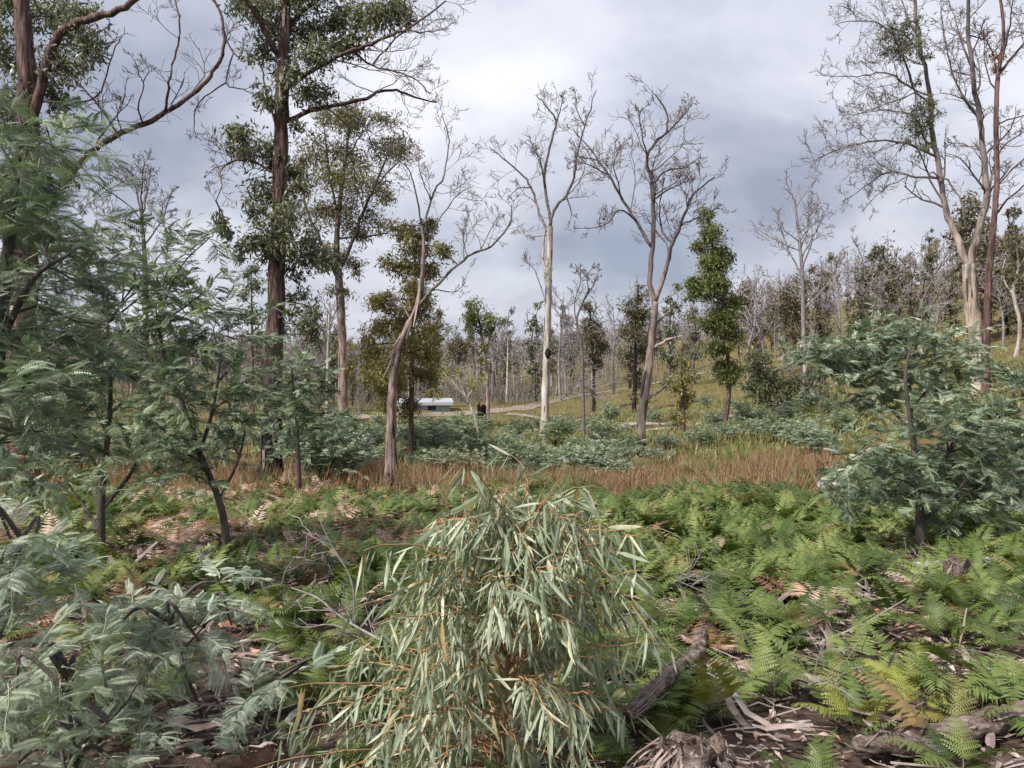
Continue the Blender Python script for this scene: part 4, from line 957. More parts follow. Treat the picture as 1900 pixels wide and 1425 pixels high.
def put_far(k, x, y, h, where, rs, zs=1.0):
    o = PRO[k] if not pused[k] else copy_tree(PRO[k])
    pused[k] = True
    s = h / 10.0
    o.location = (x, y, gz(x, y)); o.rotation_euler = (rs.normal(0, .04), rs.normal(0, .04), rs.uniform(0, 6.28)); o.scale = (s * zs, s * zs, s)
    o['label'] = KL[KINDS[k]] + ' ' + where
    o['group'] = KINDS[k] + ' trees ' + where
rs = np.random.RandomState(77)
# valley wood, left and centre
cnt = 0
while cnt < 210:
    y = 62 + 150 * rs.random() ** 1.25
    px = rs.uniform(-40, 1330)
    if 690 < px < 1330 and y < 96: continue
    if px > 1100 and y < 112: continue
    x = (px - CX) / FPX * y
    k = rs.choice(10, p=[.14, .14, .13, .12, .10, .10, .08, .07, .07, .05])
    top = rs.normal(46, 16) + (45 if rs.random() < .10 else 0)
    h = 1.8 + top / FPX * y - gz(x, y)
    put_far(k, x, y, max(4.5, h), 'in the valley wood beyond the clearing', rs, .9)
    cnt += 1
# hillside wood, right
cnt = 0
while cnt < 74:
    y = 48 + 95 * rs.random() ** 1.3
    px = rs.uniform(1360, 1960)
    x = (px - CX) / FPX * y
    if px < 1560 and y < 66: continue
    k = rs.choice(10, p=[.08, .08, .07, .19, .18, .13, .12, .05, .05, .05])
    put_far(k, x, y, rs.normal(6.7, 1.5), 'in the hillside wood', rs, .95)
    cnt += 1
# a few nearer stragglers with heights read from the photograph
for px, d, top, k in [(800, 72, 575, 3), (760, 80, 600, 0), (940, 78, 590, 7), (990, 84, 575, 8), (1040, 80, 545, 0), (1140, 84, 560, 1), (1240, 74, 540, 8), (1290, 80, 560, 8), (560, 62, 600, 1), (590, 75, 590, 2), (700, 66, 620, 7), (430, 60, 590, 0), (850, 86, 610, 5), (1205, 90, 570, 2), (1390, 62, 520, 0), (1420, 68, 510, 2), (1450, 70, 515, 5), (1380, 75, 530, 6),
                      (1600, 62, 470, 3), (1700, 66, 490, 4), (1560, 70, 480, 0), (1760, 60, 470, 3), (1870, 60, 440, 4), (1655, 75, 480, 5), (1520, 74, 485, 4), (1860, 52, 480, 1), (1740, 55, 500, 2), (1050, 95, 590, 1), (1000, 100, 600, 2), (915, 96, 610, 0), (1170, 96, 560, 4), (1330, 85, 560, 1)]:
    g = G(px, d)
    put_far(k, g[0], d, EYE + (HY - top) / FPX * d - g[2], 'standing clear along the edge of the wood', rs)
# the wood beyond, one mass
def far_wood():
    rng = np.random.RandomState(9)
    mb = MB(); lf = MB()
    for _ in range(1280):
        y = 150 + 260 * rng.random() ** 1.4; x = rng.uniform(-.74, .74) * y
        b = np.array([x, y, gz(x, y)]); h = rng.uniform(7, 11)
        t = b + np.array([rng.normal(0, .5), 0, h])
        tube(mb, [b, (b + t) / 2 + rng.normal(0, .2, 3), t], [.16, .12, .05], 3, False)
        for k in range(9):
            s = rng.uniform(.35, .95); q = b + (t - b) * s
            tube(mb, [q, q + np.array([rng.normal(0, 1.1), rng.normal(0, 1.1), rng.uniform(.6, 2.2)])], [.08, .04], 3, False)
        n = 24 if rng.random() < .75 else 64
        c = b + (t - b) * rng.uniform(.3, .95, (n, 1)) + rng.normal(0, .8, (n, 3))
        inst(lf, LEAF4, c, frames(rng.normal(0, 1, (n, 3)), rng.normal(0, 1, (n, 3)), rng.uniform(.4, .9, n), rng.uniform(.15, .4, n)), rng.uniform(0.02, .98, n))
    o = link('far_wood_stems', mb.mesh('far_wood_stems', M['twig_mauve']), None, 'stuff'); tag(o, 'mauve-grey mass of bare stems closing off the valley', 'wood')
    o = link('far_wood_leaves', lf.mesh('far_wood_leaves', M['burnt_leaf']), None, 'stuff'); tag(o, 'dull regrowth leaves through the distant wood', 'foliage')
far_wood()

# ------------------------------------------------------------------ white cabin behind the trees
def box(mb, a, b):
    a = np.array(a, float); b = np.array(b, float)
    v = np.array([[x, y, z] for x in (a[0], b[0]) for y in (a[1], b[1]) for z in (a[2], b[2])])
    mb.add(v, None, [[0, 1, 3, 2], [4, 6, 7, 5], [0, 4, 5, 1], [2, 3, 7, 6], [0, 2, 6, 4], [1, 5, 7, 3]])
def plain(name, col, rough=.5, metal=0):
    return bark_mat(name, [tuple(c * .82 for c in col), col, tuple(min(1, c * 1.08) for c in col)], (1.5, 1.5, .6), rough=rough, bump=.05)
M['c_white'] = plain('white_roof_paint', (.34, .36, .39)); M['c_wall'] = plain('blue_grey_wall_paint', (.36, .39, .45)); M['c_glass'] = plain('dark_window', (.03, .035, .04), .15)
def cabin():
    d = 66; g = G(790, d); g[2] -= .30
    root = thing('cabin', 'low cabin with a bright white roof half hidden behind the olive gum', 'cabin', g)
    root.rotation_euler = (0, 0, math.radians(7)); root.scale = (.85, .85, .82)
    def bx(name, mat, a, b, par=root):
        mb = MB(); box(mb, a, b); return link(name, mb.mesh(name, M[mat]), par)
    wall = bx('wall', 'c_wall', (-2.6, 0, -.4), (2.4, 3.2, 1.05))
    roof = MB()
    rv = np.array([[-2.9, -.35, 1.08], [2.7, -.35, 1.08], [2.7, 1.6, 1.42], [-2.9, 1.6, 1.42], [-2.9, 3.55, 1.08], [2.7, 3.55, 1.08]])
    roof.add(np.vstack([rv, rv + np.array([0, 0, .09])]), None, [[6, 7, 8, 9], [9, 8, 11, 10], [0, 3, 2, 1], [3, 4, 5, 2], [0, 1, 7, 6], [4, 10, 11, 5]])
    roof.add(np.array([[-2.9, -.35, 1.08], [-2.9, 1.6, 1.42], [-2.9, 3.55, 1.08], [-2.9, -.35, 1.17], [-2.9, 1.6, 1.51], [-2.9, 3.55, 1.17]]), None, [[0, 3, 4, 1], [1, 4, 5, 2]])
    roof.add(np.array([[2.7, -.35, 1.08], [2.7, 1.6, 1.42], [2.7, 3.55, 1.08], [2.7, -.35, 1.17], [2.7, 1.6, 1.51], [2.7, 3.55, 1.17]]), None, [[0, 1, 4, 3], [1, 2, 5, 4]])
    link('roof', roof.mesh('roof', M['c_white']), root)
    bx('fascia', 'c_white', (-2.9, -.41, .86), (2.7, -.353, 1.12))
    for x0 in (-2.0, .2):
        w = bx('window', 'c_white', (x0 - .06, -.05, .28), (x0 + .86, -.004, .82)); bx('pane', 'c_glass', (x0, -.065, .34), (x0 + .80, -.053, .76), w)
    dr = bx('door', 'c_white', (1.35, -.06, -.35), (2.05, -.004, .84)); bx('handle', 'c_glass', (1.42, -.09, .25), (1.47, -.063, .36), dr)
cabin()

# ------------------------------------------------------------------ stumps, logs, fallen branches
def log(name, label, cat, pts, w, mat='log', seed=1, group=None, splinter=True, sides=14):
    """pts world polyline"""
    rng = np.random.RandomState(seed)
    path = smooth_path(pts, 10)
    base = path.mean(0).copy(); base[2] = path[:, 2].min()
    root = thing(name, label, cat, base, group)
    rad = np.interp(np.linspace(0, 1, len(path)), np.linspace(0, 1, len(w)), w)
    mb = MB(); tube(mb, path + rng.normal(0, .04, path.shape) * rad[:, None], rad * (1 + rng.normal(0, .07, len(path))), sides, True, .13, rng)
    part('log_body', mb, M[mat], root, base, True)
    if splinter:
        sp = MB()
        for k in range(26):
            i = rng.randint(0, len(path) - 1); a = rng.uniform(0, 6.28)
            t = unit(path[min(i + 1, len(path) - 1)] - path[i]); n = unit(np.cross(t, rng.normal(0, 1, 3)))
            p0 = path[i] + n * rad[i] * .97; L = rng.uniform(.05, .22)
            tube(sp, [p0, p0 + t * L * .5 + n * .012, p0 + t * L + n * rng.uniform(-.005, .03)], [.002, .005, .0015], 3, False)
        part('loose_bark', sp, M['log_pale' if mat != 'char' else 'char'], root, base, False, 'stuff')
    return root
def lie(px0, d0, px1, d1, r, n=5, lift=.6, bend=.025, seed=0):
    rng = np.random.RandomState(seed)
    a = G(px0, d0); b = G(px1, d1); out = []
    for s in np.linspace(0, 1, n):
        p = a + (b - a) * s; p[2] = gz(p[0], p[1]) + r * lift
        p[:2] += rng.normal(0, bend, 2) * math.sin(s * math.pi); out.append(p)
    return np.array(out)
log('fallen_log', 'thick decayed log with split grey bark lying in the foreground bracken', 'log', lie(1585, 3.35, 1990, 3.75, .075, seed=3, lift=1.1), [.03, .055, .06, .052, .05], seed=3)
log('fallen_log', 'thin curved pale branch lying along the near side of the decayed log', 'branch', lie(1640, 3.12, 1930, 3.25, .03, seed=4, lift=1.6), [.014, .02, .018, .01], 'log', seed=4)
log('fallen_log', 'short broken log end poking up beside the eucalypt sapling', 'log', np.array([P(1165, 1330, 3.5), P(1205, 1290, 3.6), P(1250, 1245, 3.75)]), [.03, .036, .034], seed=5)
log('fallen_log', 'slanting pale-brown log sunk among ferns, bark flaking', 'log', lie(1255, 4.4, 1375, 5.9, .07, seed=6, lift=2.1), [.035, .045, .042, .035], seed=6)
log('fallen_log', 'grey log under the dense bushy wattle', 'log', lie(1700, 6.6, 1860, 7.2, .05, seed=7, lift=3), [.04, .05, .035], 'wood_silver', seed=7)
log('fallen_log', 'bleached log lying in the rust grass next to the bushy wattle', 'log', lie(1525, 14.5, 1575, 14.2, .09, seed=8, lift=2), [.10, .10, .07], 'wood_silver', seed=8)
for k, (a, da, b, db, lab) in enumerate([(1115, 37, 1250, 36, 'long bleached log lying across the grassy slope behind the broad dead gum'), (1180, 34, 1400, 35, 'long pale log at the slope foot between the dead gum and green column'), (1360, 38, 1425, 35, 'bent bleached branch arching over grass below the rounded shrub'), (940, 60, 1060, 52, 'pale fallen trunk behind the straight dead gum'),
                                          (1050, 47, 1140, 49, 'heap-side grey log on the slope past the black pole')]):
    log('fallen_log', lab, 'log', lie(a, da, b, db, .09, seed=20 + k, lift=2.0, bend=.5), [.07, .10, .09, .05], 'log_pale', seed=20 + k, sides=8, splinter=False)
def stump(name, label, d, px, h, r, mat, seed, lean=(0, 0), strips=None):
    rng = np.random.RandomState(seed); g = G(px, d)
    root = thing(name, label, 'stump', g)
    n = 16; lv = 7; v = []
    for i in range(lv):
        s = i / (lv - 1)
        a = np.linspace(0, 6.283, n, endpoint=False)
        rr = r * (1 + .5 * (1 - s) ** 3) * (1 + .13 * np.sin(3 * a + 1) + rng.normal(0, .05, n))
        zz = -.1 + s * (h + .1) + (s > .7) * (rng.uniform(-.25, .2, n) * h * .6)
        v.append(np.stack([rr * np.cos(a) + lean[0] * s, rr * np.sin(a) + lean[1] * s, zz], -1))
    for s in (.8, .35):
        a = np.linspace(0, 6.283, n, endpoint=False)
        v.append(np.stack([r * .68 * s * np.cos(a) + lean[0], r * .68 * s * np.sin(a) + lean[1], np.full(n, h * .55 * s + .2 * h)], -1))
    v = np.concatenate(v); L = lv + 2
    i = np.arange(L - 1)[:, None] * n; j = np.arange(n)[None]; k = (j + 1) % n
    mb = MB(); mb.add(v, None, np.stack([i + j, i + k, i + k + n, i + j + n], -1).reshape(-1, 4))
    part('stump_body', mb, M[mat], root, np.zeros(3), False)
    if strips:
        sm = MB()
        for _ in range(strips):
            a = rng.uniform(0, 6.28); q = r * rng.uniform(.5, 1.15)
            p0 = np.array([math.cos(a) * q, math.sin(a) * q, h * rng.uniform(.35, 1.0)])
            out = np.array([math.cos(a + rng.normal(0, .4)), math.sin(a + rng.normal(0, .4)), 0]) * rng.uniform(.02, .20)
            p2 = p0 + out; p2[2] = rng.uniform(-.02, .10)
            mid = (p0 + p2) / 2 + np.array([0, 0, rng.uniform(.0, .05)]) + out * rng.uniform(0, .4)
            pts = smooth_path([p0, mid, p2], 3); side = unit(np.cross(p2 - p0, np.array([math.cos(a), math.sin(a), .2]) + rng.normal(0, .4, 3))) * rng.uniform(.0025, .007)
            v = np.stack([pts - side, pts + side], 1).reshape(-1, 3)
            sm.add(v, None, [[2 * m, 2 * m + 1, 2 * m + 3, 2 * m + 2] for m in range(len(pts) - 1)], rng.random())
        part('bark_strips', sm, M['strip'], root, np.zeros(3), False, 'stuff')
    return root
stump('tree_stump', 'ragged old stump shedding long pinkish bark strips by the foreground ferns', 2.75, 1285, .30, .11, 'log', 71, strips=420)
stump('tree_stump', 'small silver-grey weathered stump beside the leaning wattle stem', 6.9, 372, .36, .06, 'wood_silver', 72, (.03, 0), 12)
stump('tree_stump', 'squat charcoal-black stump next to the blackened-foot gum', 17.0, 594, .34, .17, 'char', 73)
stump('tree_stump', 'tall black burnt stump near the white cabin', 48, 893, 1.25, .27, 'char', 74)
stump('tree_stump', 'splintered brown stump among sticks under the bushy wattle', 6.2, 1775, .30, .09, 'log', 75, strips=40)
stump('tree_stump', 'tiny black stump in rust grass left of the bleached log', 16, 1527, .35, .10, 'char', 76)

def fallen_branch(label, pts, r, seed, nt=10, mat='wood_silver', L=.35, lvl=1):
    rng = np.random.RandomState(seed)
    path = smooth_path(pts, 5); base = path[0].copy()
    root = thing('fallen_branch', label, 'branch', base)
    mb = MB(); tube(mb, path, np.linspace(r, r * .35, len(path)), 6, True, .05, rng)
    part('stem', mb, M[mat], root, base, True)
    tw = MB()
    for k in range(nt):
        i = rng.randint(1, len(path) - 1); t = unit(path[i + 1] - path[i])
        grow(tw, path[i], t + unit(rng.normal(0, 1, 3)) * .8, L * rng.uniform(.5, 1.2), r * .4, lvl, rng, .0, .18, 3, 3, .0022)
    part('twigs', tw, M[mat], root, base, False, 'stuff')
fallen_branch('bleached forked dead branch arching up beside the eucalypt sapling', [P(655, 1165, 4.2), P(657, 1110, 4.2), P(645, 1060, 4.25), P(610, 1015, 4.35), P(560, 985, 4.5)], .006, 81, 5, 'twig_grey', .22)
fallen_branch('dead grey brush stems crossing dark litter left of the sapling', [P(720, 1195, 4.0), P(640, 1150, 4.2), P(590, 1110, 4.4), P(540, 1090, 4.5)], .008, 82, 7, 'twig_grey', .28)
fallen_branch('thin pale twig crossing the dark litter below the small stump', [P(700, 1200, 4.6), P(620, 1160, 4.7), P(560, 1165, 4.8), P(490, 1150, 4.9)], .006, 83, 5, 'twig_grey', .25)
fallen_branch('pale crooked stick lying on ferns between two logs', [P(1490, 1275, 3.9), P(1530, 1258, 4.0), P(1570, 1225, 4.2), P(1608, 1165, 4.4)], .006, 84, 4, 'twig_grey', .22)
fallen_branch('forked bleached stick resting on the bright bracken', [P(1500, 1270, 3.7), P(1545, 1258, 3.8), P(1590, 1240, 3.9)], .005, 85, 3, 'twig_grey', .2)
fallen_branch('bunch of grey sticks under the dense bushy wattle', [P(1800, 1110, 6.0), P(1740, 1125, 6.0), P(1690, 1105, 6.1)], .009, 86, 12, 'twig_grey')
fallen_branch('grey tangled brush beside the slanting log', [P(1250, 1080, 6.0), P(1290, 1070, 6.1), P(1330, 1085, 6.2)], .008, 87, 12, 'twig_grey', .28)
fallen_branch('dark bare bramble stem leaning over brown litter near the leaning wattle', [P(520, 1110, 5.2), P(530, 1060, 5.2), P(560, 1020, 5.3), P(590, 985, 5.4)], .007, 88, 6, 'twig_dark')
fallen_branch('grey brush pile on the slope behind the straight dead gum', [P(1040, 740, 46), P(1080, 715, 46), P(1110, 735, 47)], .06, 89, 30, 'twig_mauve', 2.2, 2)

# ------------------------------------------------------------------ bracken, grass, litter
rngF = np.random.RandomState(200)
NEARF = [bracken_frond(rngF, 15, 8, rngF.uniform(.18, .30), rngF.uniform(.40, .55), rngF.uniform(0, 14), rngF.uniform(70, 112)) for _ in range(6)]
MIDF = [bracken_frond(rngF, 15, 0, rngF.uniform(.18, .30), rngF.uniform(.42, .58), rngF.uniform(0, 14), rngF.uniform(85, 112)) for _ in range(6)]
DEADF = [bracken_frond(rngF, 11, 0, .2, rngF.uniform(.42, .58), 20, rngF.uniform(95, 130)) for _ in range(4)]
FARF = [bracken_frond(rngF, 10, 0, .26, rngF.uniform(.48, .62), 8, rngF.uniform(85, 105)) for _ in range(4)]
def tmesh(t, mat, name='frond'):
    mb = MB(); mb.add(t[0], t[1], t[2]); return mb.mesh(name, mat)
FM = {c: [tmesh(t, M[c]) for t in NEARF] for c in ('fern', 'fern_yellow', 'fern_dead')}
def clumpy(x, y):
    return .5 + .25 * np.sin(2.1 * x + 1.3 * y + .4) + .25 * np.sin(1.4 * x - 2.7 * y + 2.0) + .18 * np.sin(5.1 * x + 4.2 * y) 
def gapn(x, y):
    g = np.sin(4.3 * x + 2.0 * np.sin(2.7 * y)) + np.sin(4.9 * y + 1.7 * np.sin(3.1 * x) + 1.1) + .6 * np.sin(7.7 * x - 6.1 * y)
    return .55 + .34 * g
rs = np.random.RandomState(201)
FL = {'fern': 'green bracken fern clump', 'fern_yellow': 'bright yellow-green bracken fern clump', 'fern_dead': 'dry brown dead bracken fern clump'}
LMK = [((px - CX) / FPX * d, d, t) for px, d, t in [(930, 3.15, 'around the eucalypt sapling'), (1780, 3.5, 'beside the thick decayed log'), (1285, 2.75, 'by the ragged bark-shedding stump'), (385, 3.7, 'under the low silvery wattle'), (1315, 5.1, 'around the slanting flaking log'), (1708, 7.8, 'under the dense bushy wattle'),
       (372, 6.9, 'near the small silver-grey stump'), (620, 4.5, 'among the bleached brush stems'), (1550, 4.1, 'around the pale crooked stick'), (100, 3.2, 'in the corner wattle thicket'), (950, 6.6, 'behind the eucalypt sapling'), (183, 7.4, 'below the low-forking dark wattle')]]
n = 0
while n < 290:
    y = math.sqrt(rs.uniform(2.5 ** 2, 7.2 ** 2)); px = rs.uniform(-60, 1960); x = (px - CX) / FPX * y
    c = clumpy(x, y)
    if rs.random() > gapn(x, y) * (.5 + c): continue
    if px < 560 and y < 4.6 and rs.random() < .72: continue
    if px < 640 and rs.random() < .35: continue
    if 1190 < px < 1390 and y < 3.1: continue
    if px > 1560 and y < 3.6 and rs.random() < .7: continue
    if 700 < px < 1200 and y < 4.2 and rs.random() < .5: continue
    if 1650 < px < 1760 and 6.0 < y < 8.2: continue
    kind = 'fern'
    if 1560 < px < 1720 and 3.6 < y < 4.5: kind = 'fern_yellow'
    elif rs.random() < (.22 if px < 650 else .09): kind = 'fern_dead'
    mark = min(LMK, key=lambda m: (m[0] - x) ** 2 + (m[1] - y) ** 2)[2]
    root = thing('bracken_fern', FL[kind] + ' ' + mark, 'fern', (x, y, gz(x, y) - .02), FL[kind] + 's ' + mark)
    root.rotation_euler = (rs.normal(0, .12), rs.normal(0, .12), rs.uniform(0, 6.28))
    s = rs.uniform(.36, .68) * (.85 if y < 3.8 else 1) * (.85 if kind == 'fern_dead' else 1)
    root.scale = (s, s, s * (rs.uniform(.35, .7) if kind == 'fern_dead' else rs.uniform(.8, 1.1)))
    nf = rs.randint(3, 6); a0 = rs.uniform(0, 6.28)
    for k in range(nf):
        f = link('frond', FM[kind][rs.randint(6)], root)
        f.location = (rs.normal(0, .03), rs.normal(0, .03), 0)
        f.rotation_euler = (rs.normal(0, .2), rs.normal(0, .15), a0 + k * 6.283 / nf + rs.normal(0, .35))
        q = rs.uniform(.75, 1.15); f.scale = (q, q, q)
    n += 1
def scatter_ferns(name, label, num, ylo, yhi, tmpls, mat, seed, accept, smin=.7, smax=1.15, flat=1.0):
    rng = np.random.RandomState(seed); mb = MB()
    got = [[] for _ in tmpls]; tot = 0
    while tot < num:
        m = 4000
        y = np.sqrt(rng.uniform(ylo ** 2, yhi ** 2, m)); px = rng.uniform(-80, 1980, m); x = (px - CX) / FPX * y
        ok = rng.random(m) < accept(px, x, y)
        for a, b in zip(x[ok], y[ok]):
            if tot >= num: break
            got[rng.randint(len(tmpls))].append((a, b)); tot += 1
    for t, g in zip(tmpls, got):
        g = np.array(g); k = len(g)
        if not k: continue
        yaw = rng.uniform(0, 6.283, k); s = rng.uniform(smin, smax, k)
        c, sn = np.cos(yaw), np.sin(yaw); z0 = np.zeros(k); o1 = np.ones(k) * flat
        Rm = np.stack([np.stack([c, -sn, z0], -1), np.stack([sn, c, z0], -1), np.stack([rng.normal(0, .2, k), rng.normal(0, .2, k), o1 * rng.uniform(.75, 1.1, k)], -1)], 1) * s[:, None, None]
        org = np.stack([g[:, 0], g[:, 1], ground(g[:, 0], g[:, 1]) - .02], -1)
        cl = .16 * np.sin(g[:, 0] * 1.1 + 2 * np.sin(g[:, 1] * .7))
        inst(mb, t, org, Rm, np.clip(rng.normal(.45, .2, k) + cl, .01, .99))
    o = link(name, mb.mesh(name, M[mat]), None, 'stuff'); tag(o, label, 'ferns'); return o
def acc_mid(px, x, y):
    a = (.15 + gapn(x, y)) * (.35 + .8 * clumpy(x * .8, y * .8))
    a = np.where((px < 900) & (y > 7.6) & (y < 14), a * np.where(clumpy(x * 1.3 + 4, y * 1.1) > .5, .7, .16), a)
    a = np.where((px < 640) & (y < 9.0), a * .6, a)
    a = np.where((px > 1655) & (px < 1755) & (y < 8.2), a * .12, a)
    return np.clip(a, 0, 1)
scatter_ferns('bracken', 'green carpet of bracken fern filling the middle ground', 5300, 6.2, 12, MIDF, 'fern', 202, acc_mid, .34, .68)
scatter_ferns('bracken', 'green bracken spread up to the rust grass', 4200, 11, 19, FARF, 'fern', 203, lambda px, x, y: np.clip(.25 + .9 * clumpy(x * .6, y * .6) - np.where((y > 13.6) & (((px > 1120) & (px < 1560)) | (px < 920)), .75, 0) - np.where((px < 900) & (clumpy(x * 1.3 + 4, y * 1.1) < .5), .45, 0), 0, 1), .45, .8)
scatter_ferns('bracken', 'pinkish-brown dead bracken among the living fern', 3200, 5.0, 16, DEADF, 'fern_dead', 204, lambda px, x, y: np.where((px < 950), np.where((y > 7.6) & (y < 14.5), 1.0, .4), .14) * np.clip(1.15 - np.where(px < 950, clumpy(x * 1.3 + 4, y * 1.1), clumpy(x * .8, y * .8)), 0, 1), .42, .75, .95)
scatter_ferns('bracken', 'low fern understorey in the near bracken', 320, 3.4, 6.6, MIDF, 'fern', 205, lambda px, x, y: np.clip(gapn(x, y), 0, 1) * np.where((px < 620), .25, 1), .4, .7)

def blades(name, label, num, regions, mat, seed, h, w, cat, lean=.28, patchy=False):
    rng = np.random.RandomState(seed); X = []; Y = []
    per = num // len(regions)
    for (p0, p1, y0, y1) in regions:
        y = np.sqrt(rng.uniform(y0 ** 2, y1 ** 2, per)); px = rng.uniform(p0, p1, per)
        x = (px - CX) / FPX * y
        keep = rng.random(per) < (np.clip(2.2 * clumpy(x * .9, y * .8) - .55, .06, 1) if patchy else .25 + .9 * clumpy(x * 1.7, y * 1.3))
        for tpx, td in ((498, 18.6), (722, 17.5), (1190, 24), (594, 17)):
            keep &= ~((abs(px - tpx) < 34) & (y > td - 3.5) & (y < td + .4) & (rng.random(per) < .85))
        X.append(x[keep]); Y.append(y[keep])
    x = np.concatenate(X); y = np.concatenate(Y); k = len(x)
    tx = x + rng.normal(0, .05, k); ty = y + rng.normal(0, .05, k)
    org = np.stack([tx, ty, ground(tx, ty) - .02], -1)
    d = np.stack([rng.normal(0, lean, k), rng.normal(0, lean, k), np.ones(k)], -1)
    hh = rng.uniform(h * .5, h * 1.2, k) * (.65 + .5 * np.clip(clumpy(x * 1.1, y * .9), 0, 1)); ww = rng.uniform(w * .6, w * 1.4, k)
    tm = (np.array([[0, .5, 0], [0, -.5, 0], [.55, .4, .05], [.55, -.4, .05], [1, 0, .22]]), np.array([[0, 1, 3], [0, 3, 2], [2, 3, 4]]), None)
    mb = MB(); inst(mb, tm, org, frames(d, rng.normal(0, 1, (k, 3)), hh, ww), np.clip(rng.normal(.45, .25, k), 0.01, .99))
    o = link(name, mb.mesh(name, M[mat]), None, 'stuff'); tag(o, label, cat)
blades('rust_grass', 'band of rust-orange dry sedge along the far edge of the bracken', 37000, [(1130, 1560, 14.2, 20), (1130, 1560, 14.4, 18), (560, 900, 14.6, 20), (380, 720, 15, 19.5), (900, 1150, 15, 18), (-50, 400, 14.5, 20)], 'reed', 301, .60, .013, 'grass', .30, True)
blades('sedge', 'green sedge mixed through the rust grass band', 9000, [(1100, 1580, 14, 22), (500, 1150, 14, 21), (-50, 500, 14, 20)], 'grass', 306, .5, .013, 'grass', .35, True)
blades('slope_grass', 'yellow-green grass and low heath on the open slope', 37000, [(700, 1600, 21, 34), (850, 1560, 30, 52), (900, 1900, 45, 90), (1350, 1960, 22, 48), (-60, 760, 21, 50)], 'grass', 302, .42, .035, 'grass', .4)
blades('slope_grass', 'tawny dry grass scattered through the scrub and slope', 13000, [(500, 1600, 20, 40), (900, 1900, 38, 85), (-60, 700, 20, 45)], 'reed', 303, .42, .03, 'grass', .35)
blades('dead_scrub', 'grey-mauve bare scrub under the far wood', 29000, [(-60, 700, 50, 170), (640, 1340, 95, 190), (640, 1000, 75, 140)], 'scrub', 305, 1.5, .05, 'scrub', .3)
blades('tussock_grass', 'thin straw-coloured grass stems poking through the ferns', 2200, [(-60, 1960, 5.5, 14)], 'grass', 304, .35, .006, 'grass', .5)

def litter():
    rng = np.random.RandomState(401); k = 22000
    y = np.sqrt(rng.uniform(2.3 ** 2, 13 ** 2, k)); px = rng.uniform(-80, 1980, k); x = (px - CX) / FPX * y
    org = np.stack([x, y, ground(x, y) + rng.uniform(.004, .05, k)], -1)
    d = np.stack([rng.normal(0, 1, k), rng.normal(0, 1, k), rng.normal(0, .25, k)], -1)
    L = np.minimum(rng.gamma(2.0, .03, k) + .015, .11) * np.clip(y / 5.0, .45, 1)
    mb = MB(); inst(mb, LEAF4, org, frames(d, np.array([0, 0, 1.]) + rng.normal(0, .35, (k, 3)), L, np.minimum(L * .35, .035) * rng.uniform(.5, 1.3, k)), np.clip(rng.normal(.5, .26, k), .01, .99))
    o = link('leaf_litter', mb.mesh('leaf_litter', M['litter']), None, 'stuff'); tag(o, 'brown and pinkish fallen leaves and bark flakes on the soil', 'litter')
    st = MB()
    for _ in range(900):
        yy = math.sqrt(rng.uniform(2.4 ** 2, 9 ** 2)); pp = rng.uniform(-60, 1960); xx = (pp - CX) / FPX * yy
        a = rng.uniform(0, 6.28); Ls = rng.uniform(.12, .6); p0 = np.array([xx, yy, gz(xx, yy) + rng.uniform(.01, .10)])
        dd = np.array([math.cos(a), math.sin(a), rng.normal(0, .18)]) * Ls
        tube(st, [p0, p0 + dd * .5 + rng.normal(0, .02, 3), p0 + dd], np.array([1, .8, .45]) * rng.uniform(.002, .006), 3, False)
    o = link('twig_litter', st.mesh('twig_litter', M['log_pale']), None, 'stuff'); tag(o, 'bleached fallen twigs strewn over the litter', 'twigs')
litter()
def bark_slabs():
    rng = np.random.RandomState(402); mb = MB(); n = 0
    while n < 620:
        yy = math.sqrt(rng.uniform(2.5 ** 2, 8.5 ** 2)); pp = rng.uniform(-60, 1960); xx = (pp - CX) / FPX * yy
        if yy < 3.1 and pp < 1150: continue
        if gapn(xx, yy) > .62 and rng.random() < .75: continue
        n += 1
        a = rng.uniform(0, 6.28); L = rng.uniform(.10, .42) * (.6 if yy < 3.4 else 1); wd = rng.uniform(.006, .024) * (.6 if yy < 3.4 else 1)
        t = np.array([math.cos(a), math.sin(a), rng.normal(0, .22)]); sd_ = np.array([-math.sin(a), math.cos(a), rng.normal(0, .25)])
        p0 = np.array([xx, yy, gz(xx, yy) + rng.uniform(.03, .16)])
        ss = np.linspace(-.5, .5, 5)[:, None]; curl = np.array([0, 0, 1.]) * (ss ** 2) * rng.uniform(-.25, .35) * L
        mid = p0 + t * ss * L + curl + rng.normal(0, .006, (5, 3))
        prof = np.array([.6, 1, 1, .9, .4])[:, None] * wd
        v = np.stack([mid - sd_ * prof, mid + np.array([0, 0, .35]) * prof, mid + sd_ * prof], 1).reshape(-1, 3)
        q = []
        for k in range(4): q += [[3 * k, 3 * k + 1, 3 * k + 4, 3 * k + 3], [3 * k + 1, 3 * k + 2, 3 * k + 5, 3 * k + 4]]
        mb.add(v, None, q, np.clip(rng.normal(.5, .25), .01, .99))
    o = link('bark_litter', mb.mesh('bark_litter', M['strip']), None, 'stuff'); tag(o, 'curled pale pinkish bark pieces lying in gaps between the ferns', 'bark')
bark_slabs()

